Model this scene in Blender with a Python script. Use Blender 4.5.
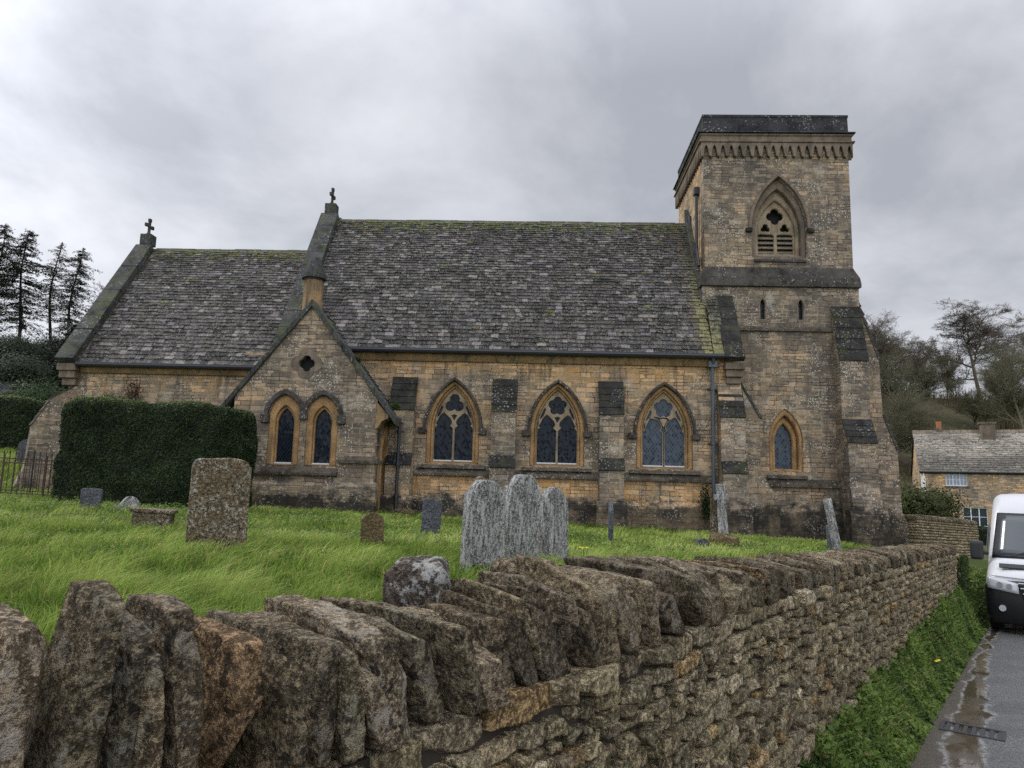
import bpy, bmesh, math, random
import numpy as np
from mathutils import Vector, Matrix, noise
R = math.radians
random.seed(7); rng = np.random.default_rng(7)
SC = bpy.context.scene
for _o in list(bpy.data.objects): bpy.data.objects.remove(_o)
COL = SC.collection

# ------------------------------------------------------------------ camera
EYE = 1.65
cam_d = bpy.data.cameras.new('camera'); cam = bpy.data.objects.new('camera', cam_d); COL.objects.link(cam)
_p, _r = R(8.3), R(1.6)
Fw = Vector((0, math.cos(_p), math.sin(_p))); R0 = Vector((1, 0, 0)); U0 = R0.cross(Fw)
Rt = R0*math.cos(_r) + U0*math.sin(_r); Up = U0*math.cos(_r) - R0*math.sin(_r)
cam.matrix_world = Matrix(((Rt.x, Up.x, -Fw.x, 0), (Rt.y, Up.y, -Fw.y, 0), (Rt.z, Up.z, -Fw.z, EYE), (0, 0, 0, 1)))
cam_d.sensor_width = 36; cam_d.lens = 36*715/1024; cam_d.clip_start = .05; cam_d.clip_end = 3000
SC.camera = cam

# ------------------------------------------------------------------ world: overcast sky
SUN_EL, SUN_AZ = 46, -68      # azimuth measured from +Y (ahead) towards +X; the sun veiled by cloud stands to the left
wd = bpy.data.worlds.new('World'); SC.world = wd; wd.use_nodes = True
nt = wd.node_tree; nt.nodes.clear()
def wn(t, **k):
    n = nt.nodes.new(t)
    for a, b in k.items(): setattr(n, a, b)
    return n
def wl(a, b): nt.links.new(a, b)
def wmath(op, a, b=None, c=None):
    n = wn('ShaderNodeMath', operation=op)
    for i, v in enumerate((a, b, c)):
        if v is None: continue
        if isinstance(v, (int, float)): n.inputs[i].default_value = v
        else: wl(v, n.inputs[i])
    return n.outputs[0]
sky = wn('ShaderNodeTexSky', sky_type='NISHITA', sun_disc=False, sun_elevation=R(SUN_EL), sun_rotation=R(SUN_AZ))
bgs = wn('ShaderNodeBackground'); bgs.inputs[1].default_value = .05; wl(sky.outputs[0], bgs.inputs[0])
tc = wn('ShaderNodeTexCoord'); sep = wn('ShaderNodeSeparateXYZ'); wl(tc.outputs['Generated'], sep.inputs[0])
# cloud layer: project the direction on a flat cloud ceiling
zc = wmath('MAXIMUM', sep.outputs[2], .04); zc = wmath('ADD', zc, .32)
cx_ = wmath('DIVIDE', sep.outputs[0], zc); cy_ = wmath('DIVIDE', sep.outputs[1], zc)
cmb = wn('ShaderNodeCombineXYZ'); wl(cx_, cmb.inputs[0]); wl(cy_, cmb.inputs[1])
n1 = wn('ShaderNodeTexNoise'); n1.inputs['Scale'].default_value = 1.6; n1.inputs['Detail'].default_value = 7; n1.inputs['Roughness'].default_value = .56; n1.inputs['Distortion'].default_value = .25
mp = wn('ShaderNodeMapping'); mp.inputs['Location'].default_value = (3.15, 1.2, 0); wl(cmb.outputs[0], mp.inputs[0]); wl(mp.outputs[0], n1.inputs['Vector'])
rp = wn('ShaderNodeValToRGB'); wl(n1.outputs[0], rp.inputs[0])
rp.color_ramp.elements[0].position = .38; rp.color_ramp.elements[0].color = (.34, .355, .395, 1)
rp.color_ramp.elements[1].position = .64; rp.color_ramp.elements[1].color = (.585, .60, .64, 1)
# brighter towards the veiled sun, overhead and behind the photographer
sd = Vector((math.sin(R(-50))*math.cos(R(36)), math.cos(R(-50))*math.cos(R(36)), math.sin(R(36))))
vd = wn('ShaderNodeVectorMath', operation='DOT_PRODUCT'); wl(tc.outputs['Generated'], vd.inputs[0]); vd.inputs[1].default_value = sd
g1 = wmath('POWER', wmath('MAXIMUM', vd.outputs['Value'], 0), 14)
g2 = wmath('SMOOTH_MIN', wmath('MAXIMUM', wmath('SUBTRACT', sep.outputs[2], .52), 0), .5, .0)
g3 = wmath('MAXIMUM', wmath('MULTIPLY', sep.outputs[1], -1), 0)
gain = wmath('ADD', 1, wmath('ADD', wmath('MULTIPLY', g1, .95), wmath('ADD', wmath('MULTIPLY', g2, 4.2), wmath('MULTIPLY', g3, 2.0))))
bgc = wn('ShaderNodeBackground'); wl(rp.outputs[0], bgc.inputs[0]); wl(gain, bgc.inputs[1])
mx = wn('ShaderNodeMixShader'); mx.inputs[0].default_value = .93; wl(bgs.outputs[0], mx.inputs[1]); wl(bgc.outputs[0], mx.inputs[2])
wo = wn('ShaderNodeOutputWorld'); wl(mx.outputs[0], wo.inputs[0])

sun_d = bpy.data.lights.new('sun', 'SUN'); sun = bpy.data.objects.new('sun', sun_d); COL.objects.link(sun)
sun_d.energy = 1.4; sun_d.angle = R(14); sun_d.color = (1, .95, .87)
_d = Vector((math.sin(R(SUN_AZ))*math.cos(R(SUN_EL)), math.cos(R(SUN_AZ))*math.cos(R(SUN_EL)), math.sin(R(SUN_EL))))
sun.rotation_euler = _d.to_track_quat('Z', 'Y').to_euler()
SC.view_settings.view_transform = 'Standard'; SC.view_settings.look = 'None'
SC.view_settings.exposure = .40; SC.view_settings.gamma = 1
SC.cycles.use_denoising = False; SC.cycles.use_adaptive_sampling = True; SC.cycles.adaptive_threshold = .008
SC.cycles.max_bounces = 5; SC.cycles.transparent_max_bounces = 6

# ------------------------------------------------------------------ material helper
class M_:
    def __init__(s, name):
        s.m = bpy.data.materials.new(name); s.m.use_nodes = True; s.t = s.m.node_tree; s.t.nodes.clear()
        s.b = s.t.nodes.new('ShaderNodeBsdfPrincipled'); s.o = s.t.nodes.new('ShaderNodeOutputMaterial')
        s.t.links.new(s.b.outputs[0], s.o.inputs[0]); s.tc = s.t.nodes.new('ShaderNodeTexCoord')
    def L(s, a, b): s.t.links.new(a, b)
    def put(s, sock, v):
        if v is None: return
        if isinstance(v, bpy.types.NodeSocket): s.L(v, sock)
        elif isinstance(v, tuple) and len(v) == 3 and sock.type == 'RGBA': sock.default_value = (*v, 1)
        else: sock.default_value = v
    def node(s, t, ins=None, **k):
        n = s.t.nodes.new(t)
        for a, b in k.items(): setattr(n, a, b)
        for a, b in (ins or {}).items(): s.put(n.inputs[a], b)
        return n
    def map(s, v, scale=(1, 1, 1), loc=(0, 0, 0), rot=(0, 0, 0)):
        return s.node('ShaderNodeMapping', {0: v, 'Scale': scale, 'Location': loc, 'Rotation': rot}).outputs[0]
    def noise(s, v, scale, detail=5, rough=.55, dist=0):
        return s.node('ShaderNodeTexNoise', {'Vector': v, 'Scale': scale, 'Detail': detail, 'Roughness': rough, 'Distortion': dist}).outputs[0]
    def voro(s, v, scale, feature='F1', out=0):
        return s.node('ShaderNodeTexVoronoi', {'Vector': v, 'Scale': scale}, feature=feature).outputs[out]
    def math(s, op, a, b=None, c=None, clamp=False):
        n = s.node('ShaderNodeMath', operation=op, use_clamp=clamp)
        for i, v in enumerate((a, b, c)): s.put(n.inputs[i], v)
        return n.outputs[0]
    def ramp(s, v, stops):
        n = s.node('ShaderNodeValToRGB', {0: v}); e = n.color_ramp.elements
        while len(e) < len(stops): e.new(.5)
        for q, (p, c) in zip(e, stops):
            q.position = p; q.color = (c, c, c, 1) if isinstance(c, (int, float)) else (*c, 1)
        return n.outputs[0]
    def step(s, v, a, b): return s.node('ShaderNodeMapRange', {'Value': v, 'From Min': a, 'From Max': b}, clamp=True).outputs[0]
    def mix(s, f, a, b, mode='MIX'):
        n = s.node('ShaderNodeMix', data_type='RGBA', blend_type=mode)
        s.put(n.inputs[0], f); s.put(n.inputs[6], a); s.put(n.inputs[7], b); return n.outputs[2]
    def hsv(s, c, h=.5, sa=1, v=1): return s.node('ShaderNodeHueSaturation', {'Color': c, 'Hue': h, 'Saturation': sa, 'Value': v}).outputs[0]
    def bump(s, h, dist=.01, st=.6, prev=None):
        n = s.node('ShaderNodeBump', {'Height': h, 'Distance': dist, 'Strength': st})
        if prev: s.L(prev, n.inputs['Normal'])
        return n.outputs[0]
    def fin(s, col, rough=.9, nrm=None, spec=.3, metal=0):
        s.put(s.b.inputs['Base Color'], col); s.put(s.b.inputs['Roughness'], rough)
        s.put(s.b.inputs['Specular IOR Level'], spec); s.put(s.b.inputs['Metallic'], metal)
        if nrm: s.L(nrm, s.b.inputs['Normal'])
        return s.m
    def attr(s, name): return s.node('ShaderNodeAttribute', attribute_name=name).outputs[0]
    @property
    def obj(s): return s.tc.outputs['Object']
    @property
    def uv(s): return s.tc.outputs['UV']

def sepz(m, v): return m.node('ShaderNodeSeparateXYZ', {0: v}).outputs

def warp(m, v, sc, amt):
    c = m.node('ShaderNodeTexNoise', {'Vector': v, 'Scale': sc, 'Detail': 3.0}).outputs[1]
    d = m.node('ShaderNodeVectorMath', {0: c, 1: (.5, .5, .5)}, operation='SUBTRACT').outputs[0]
    d = m.node('ShaderNodeVectorMath', {0: d, 3: amt}, operation='SCALE').outputs[0]
    return m.node('ShaderNodeVectorMath', {0: v, 1: d}, operation='ADD').outputs[0]
def masonry(name, gold=.5, bw=.42, bh=.15, lichen=.5, plinth=True, dirt=.5, bright=1.0, zgold=True):
    m = M_(name); uvd = warp(m, m.uv, 2.4, .05); ob = m.obj
    br = m.node('ShaderNodeTexBrick', {'Vector': uvd, 'Color1': (0., 0., 0.), 'Color2': (1., 1., 1.), 'Mortar': (.5, .5, .5), 'Scale': 1.0, 'Mortar Size': .010, 'Mortar Smooth': .4, 'Brick Width': bw, 'Row Height': bh}, offset=.43, squash=.66, squash_frequency=3)
    b2 = m.node('ShaderNodeTexBrick', {'Vector': m.map(uvd, (1, 1, 1), (.13, .04, 0)), 'Color1': (0., 0., 0.), 'Color2': (1., 1., 1.), 'Mortar': (.5, .5, .5), 'Scale': 1.0, 'Mortar Size': .010, 'Mortar Smooth': .4, 'Brick Width': bw*.62, 'Row Height': bh*.68}, offset=.37, squash=1.5, squash_frequency=2)
    sel = m.step(m.noise(m.map(m.uv, (.5, 1.3, 1)), 1.1, 2, .5), .50, .51)
    tone = m.mix(sel, br.outputs[0], b2.outputs[0]); mort = m.math('ADD', m.math('MULTIPLY', br.outputs[1], m.math('SUBTRACT', 1, sel)), m.math('MULTIPLY', b2.outputs[1], sel))
    big = m.step(m.noise(ob, .55, 4, .6), .36, .64); mid = m.step(m.noise(ob, 2.3, 6, .66), .34, .66); fine = m.step(m.noise(ob, 24, 6, .75), .34, .66); mf = m.step(m.noise(ob, 8, 6, .7), .36, .64)
    z = sepz(m, ob)[2]
    f = m.math('ADD', m.math('MULTIPLY', tone, .34), m.math('ADD', m.math('MULTIPLY', big, .42), m.math('MULTIPLY', mid, .30)))
    f = m.math('ADD', f, -.30+gold*.55)
    if zgold:   # sheltered stone under the eaves and below the string stays clean and golden
        zg = m.math('MAXIMUM', m.step(z, 4.75, 5.4), m.math('MULTIPLY', m.step(z, 1.25, 1.5), m.step(z, 2.15, 1.95)))
        f = m.math('ADD', f, m.math('MULTIPLY', zg, .36))
    B = bright
    col = m.ramp(f, [(0., (.090*B, .077*B, .064*B)), (.30, (.165*B, .134*B, .102*B)), (.58, (.27*B, .198*B, .124*B)), (.95, (.47*B, .275*B, .115*B))])
    col = m.mix(m.math('MULTIPLY', mf, .42), col, m.hsv(col, v=.42)); col = m.mix(m.math('MULTIPLY', fine, .50), m.hsv(col, v=1.22), m.hsv(col, v=.55))
    col = m.mix(m.math('MULTIPLY', m.step(tone, .68, .72), .30), col, m.hsv(col, sa=.7, v=1.6))
    col = m.mix(m.math('MULTIPLY', mort, m.step(m.noise(ob, 1.7, 5, .65), .46, .56)), col, (.42*B, .345*B, .225*B))
    col = m.mix(m.math('MULTIPLY', mort, m.step(m.noise(ob, 1.3, 5, .65), .52, .44)), col, (.05, .042, .034))
    st = m.noise(m.map(ob, (2.4, 2.4, .30)), 1.7, 6, .66)
    col = m.mix(m.math('MULTIPLY', m.step(st, .53, .64), dirt), col, m.mix(mf, (.030, .028, .026), (.13, .12, .105)))
    wv = warp(m, ob, 9., .10); sp = m.voro(wv, 15.0); cl = m.noise(ob, .95, 4, .6)
    lm = m.math('MULTIPLY', m.math('MULTIPLY', m.math('LESS_THAN', m.math('ADD', sp, m.math('MULTIPLY', fine, .18)), .36), m.step(cl, .47, .56)), min(1, lichen*1.4))
    col = m.mix(lm, col, (.50, .48, .42))
    wh = m.math('MULTIPLY', m.step(m.noise(ob, 1.15, 6, .7, .3), .56, .64), m.step(m.noise(ob, 7, 5, .7), .40, .56))
    col = m.mix(m.math('MULTIPLY', wh, lichen*.75), col, (.40, .37, .31))
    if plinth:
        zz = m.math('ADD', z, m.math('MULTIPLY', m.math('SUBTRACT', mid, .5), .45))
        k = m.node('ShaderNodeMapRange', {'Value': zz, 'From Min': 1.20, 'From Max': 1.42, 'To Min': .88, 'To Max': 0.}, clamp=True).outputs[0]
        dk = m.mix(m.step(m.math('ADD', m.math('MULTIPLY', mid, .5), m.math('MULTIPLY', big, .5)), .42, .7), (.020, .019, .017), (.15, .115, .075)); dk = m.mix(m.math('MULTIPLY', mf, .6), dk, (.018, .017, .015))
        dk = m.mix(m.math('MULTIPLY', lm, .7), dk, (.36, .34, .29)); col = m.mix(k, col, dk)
    h = m.math('ADD', m.math('MULTIPLY', mort, -1.), m.math('ADD', m.math('MULTIPLY', fine, .40), m.math('ADD', m.math('MULTIPLY', mf, .25), m.math('MULTIPLY', tone, .4))))
    return m.fin(col, .95, m.bump(h, .016, .85), .2)

def darkstone(name, base=(.040, .038, .036), lich=.5, moss=0., sc=1.):
    m = M_(name); a = m.step(m.noise(m.obj, 1.8*sc, 6, .65), .36, .64); f = m.step(m.noise(m.obj, 22*sc, 6, .75), .34, .66); g = m.step(m.noise(m.obj, 7*sc, 6, .7), .38, .62); sp = m.voro(warp(m, m.obj, 8., .1), 12.0*sc)
    col = m.mix(a, tuple(c*.6 for c in base), tuple(min(1, c*2.6+.012) for c in base)); col = m.mix(m.math('MULTIPLY', f, .6), col, (.014, .013, .013)); col = m.mix(m.math('MULTIPLY', g, .35), col, tuple(c*3.4 for c in base))
    lm = m.math('MULTIPLY', m.math('LESS_THAN', m.math('ADD', sp, m.math('MULTIPLY', f, .2)), .36), m.step(m.noise(m.obj, 1.3*sc, 4, .6), .48, .58))
    col = m.mix(m.math('MULTIPLY', lm, min(1, lich*1.5)), col, (.40, .39, .35))
    if moss: col = m.mix(m.math('MULTIPLY', m.step(m.noise(m.obj, 2.4, 6, .7), .5, .58), moss), col, (.085, .10, .025))
    return m.fin(col, .95, m.bump(m.math('ADD', f, g), .02, .7), .2)

def ashlar(name, c=(.40, .245, .115), d=.35):
    m = M_(name); a = m.noise(m.obj, 1.7, 5, .6); f = m.step(m.noise(m.obj, 26, 6, .72), .35, .65); g = m.step(m.noise(m.obj, 6, 6, .7), .4, .62)
    col = m.mix(m.step(a, .42, .6), c, tuple(x*.58 for x in c)); col = m.mix(m.math('MULTIPLY', f, .35), col, (.12, .095, .07)); col = m.mix(m.math('MULTIPLY', g, .45), col, tuple(x*.5 for x in c))
    col = m.mix(m.math('MULTIPLY', m.step(m.noise(m.map(m.obj, (3, 3, .6)), 1.5, 6, .66), .52, .62), min(1, d*1.6)), col, (.075, .067, .057))
    return m.fin(col, .9, m.bump(m.math('ADD', f, g), .010, .6), .25)

def lichen_stone(name, c1, c2, white=.5, wcol=(.55, .56, .53), spot=9., sc=1., vert=1., bump=.03, orange=0., spotdark=0., gi=None, grain=95.):
    m = M_(name); v0 = m.map(m.obj, (sc, sc, sc*vert)); v = warp(m, v0, 5., .10)
    a = m.step(m.noise(v, 2.6, 6, .66), .36, .64); f = m.step(m.noise(v, 42, 6, .75), .34, .66); g = m.step(m.noise(v, 11, 6, .72), .37, .63)
    col = m.mix(a, c1, c2); col = m.mix(m.math('MULTIPLY', g, .55), col, tuple(x*.42 for x in c1)); col = m.mix(m.math('MULTIPLY', m.step(m.noise(v, 17, 6, .7, .5), .52, .60), .5), col, tuple(min(1, x*1.75) for x in c2))
    col = m.mix(m.math('MULTIPLY', f, .42), col, tuple(x*.28 for x in c1))
    s1 = m.noise(m.map(m.obj, (1, 1, 1), (7, 1, 2)), grain, 3, .8); s2 = m.noise(m.map(m.obj, (1, 1, 1), (2, 8, 3)), grain*.42, 4, .8)
    col = m.mix(m.math('MULTIPLY', m.step(s1, .54, .60), .55), col, tuple(min(1, x*2.1) for x in c2)); col = m.mix(m.math('MULTIPLY', m.step(s1, .46, .40), .60), col, tuple(x*.22 for x in c1))
    col = m.mix(m.math('MULTIPLY', m.step(s2, .55, .59), .55), col, tuple(min(1, x*1.9+.02) for x in c2)); col = m.mix(m.math('MULTIPLY', m.step(s2, .45, .41), .62), col, tuple(x*.25 for x in c1))
    n_ = m.noise(v, spot, 6, .72); wm = m.math('MULTIPLY', m.step(n_, .58-white*.07, .63-white*.07), m.step(m.noise(v, 1.7, 4, .6), .60-white*.22, .66-white*.22))
    col = m.mix(m.math('MULTIPLY', wm, .80), col, m.mix(f, wcol, tuple(x*.72 for x in wcol)))
    if spotdark:
        dm = m.math('MULTIPLY', m.step(m.noise(m.map(v, (1, 1, 1), (5, 3, 1)), 26, 3, .55), .60, .63), m.step(m.noise(v, 3, 3, .5), .46, .52)); col = m.mix(m.math('MULTIPLY', dm, spotdark), col, (.018, .016, .015))
    if orange: col = m.mix(m.math('MULTIPLY', m.step(m.noise(v, 1.9, 6, .65), .62, .68), orange), col, (.20, .10, .03))
    if gi: col = m.mix(1., col, m.attr('tint'), 'MULTIPLY')
    b1 = m.bump(m.math('ADD', m.math('MULTIPLY', g, 1.), m.math('ADD', m.math('ADD', m.math('MULTIPLY', f, .5), m.math('ADD', s1, s2)), a)), bump, 1.)
    return m.fin(col, .93, b1, .2)

MAT = {}
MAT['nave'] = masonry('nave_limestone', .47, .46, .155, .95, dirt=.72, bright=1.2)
MAT['tower'] = masonry('tower_limestone', .20, .40, .15, .95, dirt=.5, bright=1.16, zgold=False)
MAT['tower_lit_side'] = masonry('tower_lit_side_limestone', .62, .42, .15, .2, dirt=.2, bright=1.3, zgold=False)  # lit copy of the tower stone: sunlight painted in as a brighter, golder colour
MAT['porch'] = masonry('porch_limestone', .32, .40, .14, .85, bright=1.14, zgold=False)
MAT['butt'] = masonry('buttress_limestone', .28, .5, .17, 1.1, dirt=.5, bright=1.2, zgold=False)
MAT['cott'] = masonry('cottage_limestone', .66, .4, .13, .15, plinth=False, dirt=.10, bright=1.6, zgold=False)
MAT['band'] = darkstone('weathered_band_stone', (.040, .036, .031), .5)
MAT['dark'] = darkstone('black_weathered_stone', (.018, .017, .016), .4, .25)
MAT['coping'] = darkstone('coping_stone', (.034, .034, .034), .4, .4)
MAT['parapet'] = darkstone('parapet_stone', (.022, .023, .025), .5)
MAT['gold'] = ashlar('golden_dressed_stone', (.46, .275, .12), .3)
MAT['mould'] = ashlar('stained_eaves_stone', (.36, .235, .12), .5)
MAT['tracery'] = ashlar('tracery_stone', (.38, .30, .20), .25)
MAT['greyash'] = ashlar('grey_brown_dressed_stone', (.235, .185, .138), .4)
MAT['sill'] = darkstone('sill_stone', (.060, .050, .038), .45)
def plain(name, c, rough=.6, metal=0, spec=.5, n=0.):
    m = M_(name); col = c
    if n: col = m.mix(m.math('MULTIPLY', m.noise(m.obj, 7, 5, .65), n), c, tuple(x*.35 for x in c))
    return m.fin(col, rough, None, spec, metal)
MAT['pipe'] = plain('lead_grey_pipe_paint', (.075, .092, .110), .5, n=.6)
MAT['gutter'] = plain('black_gutter_paint', (.018, .020, .026), .45, n=.3)
MAT['white_sill'] = plain('white_sill_paint', (.62, .62, .60), .6, n=.3)
MAT['iron'] = plain('dark_iron', (.022, .020, .020), .7, n=.4)
MAT['rust'] = plain('rusty_iron', (.075, .040, .030), .85, n=.6)
MAT['louvre'] = ashlar('louvre_stone', (.27, .23, .17), .3)
MAT['void'] = plain('dark_interior', (.006, .006, .007), .9)
MAT['terracotta'] = plain('terracotta', (.40, .15, .07), .8, n=.4)

def glass(name, tint=(.012, .018, .030), lead=(.05, .055, .065), sc=.088, bright=1.):
    m = M_(name); v = m.map(m.uv, (1/sc, 1/(sc*1.45), 1)); x, y, _ = sepz(m, v)
    a = m.math('ADD', x, y); b = m.math('SUBTRACT', x, y)
    fa = m.math('ABSOLUTE', m.math('SUBTRACT', m.math('FRACT', a), .5)); fb = m.math('ABSOLUTE', m.math('SUBTRACT', m.math('FRACT', b), .5))
    ln = m.math('GREATER_THAN', m.math('MAXIMUM', fa, fb), .435)
    ida = m.math('FLOOR', a); idb = m.math('FLOOR', b)
    cv = m.node('ShaderNodeCombineXYZ', {0: ida, 1: idb}).outputs[0]
    wn_ = m.node('ShaderNodeTexWhiteNoise', {'Vector': cv}, noise_dimensions='3D')
    col = m.mix(wn_.outputs[0], tint, tuple(c*3.2*bright for c in tint)); col = m.mix(ln, col, lead)
    tl = m.node('ShaderNodeVectorMath', {0: wn_.outputs[1], 1: (.5, .5, .5)}, operation='SUBTRACT').outputs[0]
    tl = m.node('ShaderNodeVectorMath', {0: tl, 3: .16}, operation='SCALE').outputs[0]
    geo = m.node('ShaderNodeNewGeometry').outputs['Normal']
    nn = m.node('ShaderNodeVectorMath', {0: geo, 1: tl}, operation='ADD').outputs[0]
    nn = m.node('ShaderNodeVectorMath', {0: nn}, operation='NORMALIZE').outputs[0]
    rg = m.math('ADD', .2, m.math('MULTIPLY', ln, .5))
    return m.fin(col, rg, nn, .22*bright)
MAT['glass'] = glass('leaded_glass', (.004, .007, .012), (.022, .025, .030), bright=.7)
MAT['glass_sky'] = glass('sky_tinted_leaded_glass', (.016, .024, .036), (.10, .11, .125), .10, .9)  # reflected sky is painted in as a bluer, paler pane colour

def slate(name):
    m = M_(name); a = m.attr('tint'); v = warp(m, m.obj, 7., .08); f = m.step(m.noise(v, 30, 6, .75), .34, .66); g = m.noise(v, 6, 6, .72)
    col = m.mix(m.math('MULTIPLY', f, .55), m.hsv(a, v=1.25), m.hsv(a, v=.38))
    lm = m.math('MULTIPLY', m.step(m.noise(v, 10, 6, .75), .55, .60), m.step(m.noise(m.obj, 1.1, 4, .6), .40, .56))
    col = m.mix(m.math('MULTIPLY', lm, .75), col, (.36, .345, .31)); s1 = m.noise(m.obj, 24, 5, .8); col = m.mix(m.math('MULTIPLY', m.step(s1, .54, .59), .7), col, (.30, .285, .25)); col = m.mix(m.math('MULTIPLY', m.step(s1, .46, .41), .7), col, (.014, .014, .016))
    col = m.mix(m.math('MULTIPLY', m.step(g, .54, .60), .7), col, (.018, .018, .022))
    return m.fin(col, .88, m.bump(f, .02, .7), .3)
MAT['slate'] = slate('stone_slates')
MAT['deck'] = plain('roof_underlay', (.02, .02, .022), .9)

# ------------------------------------------------------------------ mesh helpers
def mesh_obj(name, me, mat, parent=None, loc=None, rot=None):
    o = bpy.data.objects.new(name, me); COL.objects.link(o)
    if mat: me.materials.append(mat)
    if parent: o.parent = parent
    if loc: o.location = loc
    if rot: o.rotation_euler = rot
    return o
def autouv(me):
    uvl = me.uv_layers.new(name='UVMap') if not me.uv_layers else me.uv_layers[0]
    n = len(me.loops)
    if not n: return
    co = np.empty(len(me.vertices)*3, np.float32); me.vertices.foreach_get('co', co); co = co.reshape(-1, 3)
    li = np.empty(n, np.int32); me.loops.foreach_get('vertex_index', li)
    nr = np.empty(len(me.polygons)*3, np.float32); me.polygons.foreach_get('normal', nr); nr = nr.reshape(-1, 3)
    lt = np.empty(len(me.polygons), np.int32); me.polygons.foreach_get('loop_total', lt)
    N = np.repeat(nr, lt, 0); P = co[li]; A = np.abs(N)
    uv = np.where((A[:, 2:3] > .9), P[:, :2], np.where(A[:, 0:1] > A[:, 1:2], P[:, [1, 2]], P[:, [0, 2]]))
    uvl.data.foreach_set('uv', uv.astype(np.float32).ravel())
class MB:
    def __init__(s): s.v = []; s.f = []; s.c = []
    def add(s, vs, fs, col=None):
        b = len(s.v); s.v += [tuple(p) for p in vs]
        for f in fs: s.f.append(tuple(i+b for i in f)); s.c.append(col)
    def box(s, x0, x1, y0, y1, z0, z1, col=None):
        s.add([(x0, y0, z0), (x1, y0, z0), (x1, y1, z0), (x0, y1, z0), (x0, y0, z1), (x1, y0, z1), (x1, y1, z1), (x0, y1, z1)],
              [(0, 3, 2, 1), (4, 5, 6, 7), (0, 1, 5, 4), (1, 2, 6, 5), (2, 3, 7, 6), (3, 0, 4, 7)], col)
    def prism_x(s, poly, x0, x1, col=None):       # poly in (y,z), counter-clockwise seen from +x
        n = len(poly); s.add([(x0, *p) for p in poly]+[(x1, *p) for p in poly],
            [tuple(range(n-1, -1, -1)), tuple(range(n, 2*n))]+[(i, (i+1) % n, n+(i+1) % n, n+i) for i in range(n)], col)
    def prism_y(s, poly, y0, y1, col=None):       # poly in (x,z)
        n = len(poly); s.add([(p[0], y0, p[1]) for p in poly]+[(p[0], y1, p[1]) for p in poly],
            [tuple(range(n)), tuple(range(2*n-1, n-1, -1))]+[((i+1) % n, i, n+i, n+(i+1) % n) for i in range(n)], col)
    def prism_z(s, poly, z0, z1, col=None):
        n = len(poly); s.add([(*p, z0) for p in poly]+[(*p, z1) for p in poly],
            [tuple(range(n-1, -1, -1)), tuple(range(n, 2*n))]+[(i, (i+1) % n, n+(i+1) % n, n+i) for i in range(n)], col)
    def tube(s, pts, rad, k=6, col=None, cap=True):
        pts = [Vector(p) for p in pts]; rad = rad if hasattr(rad, '__len__') else [rad]*len(pts); vs = []; fs = []
        u = None
        for i, p in enumerate(pts):
            d = (pts[min(i+1, len(pts)-1)]-pts[max(i-1, 0)])
            d = d.normalized() if d.length > 1e-9 else Vector((0, 0, 1))
            if u is None: u = d.orthogonal().normalized()
            else:
                u = u-d*u.dot(d); u = u.normalized() if u.length > 1e-6 else d.orthogonal().normalized()
            w = d.cross(u)
            for j in range(k):
                a = 2*math.pi*j/k; vs.append(p+(u*math.cos(a)+w*math.sin(a))*rad[i])
        for i in range(len(pts)-1):
            for j in range(k): fs.append((i*k+j, i*k+(j+1) % k, (i+1)*k+(j+1) % k, (i+1)*k+j))
        if cap: fs += [tuple(range(k-1, -1, -1)), tuple(range((len(pts)-1)*k, len(pts)*k))]
        s.add(vs, fs, col)
    def build(s, name, mat, parent=None, loc=None, rot=None, smooth=False, bevel=0, uv=True):
        me = bpy.data.meshes.new(name); me.from_pydata(s.v, [], s.f)
        if any(c is not None for c in s.c):
            at = me.color_attributes.new('tint', 'FLOAT_COLOR', 'CORNER')
            arr = np.concatenate([np.tile(np.array([*(c or (1, 1, 1)), 1], np.float32), (len(f), 1)) for f, c in zip(s.f, s.c)])
            at.data.foreach_set('color', arr.ravel())
        if bevel:
            bm = bmesh.new(); bm.from_mesh(me); bmesh.ops.recalc_face_normals(bm, faces=bm.faces)
            es = [e for e in bm.edges if len(e.link_faces) == 2 and e.calc_face_angle(0) > .5]
            bmesh.ops.bevel(bm, geom=es, offset=bevel, segments=2, affect='EDGES', profile=.6); bm.to_mesh(me); bm.free()
        else:
            bm = bmesh.new(); bm.from_mesh(me); bmesh.ops.recalc_face_normals(bm, faces=bm.faces); bm.to_mesh(me); bm.free()
        if smooth: me.polygons.foreach_set('use_smooth', [True]*len(me.polygons))
        me.update()
        if uv: autouv(me)
        return mesh_obj(name, me, mat, parent, loc, rot)

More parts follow.
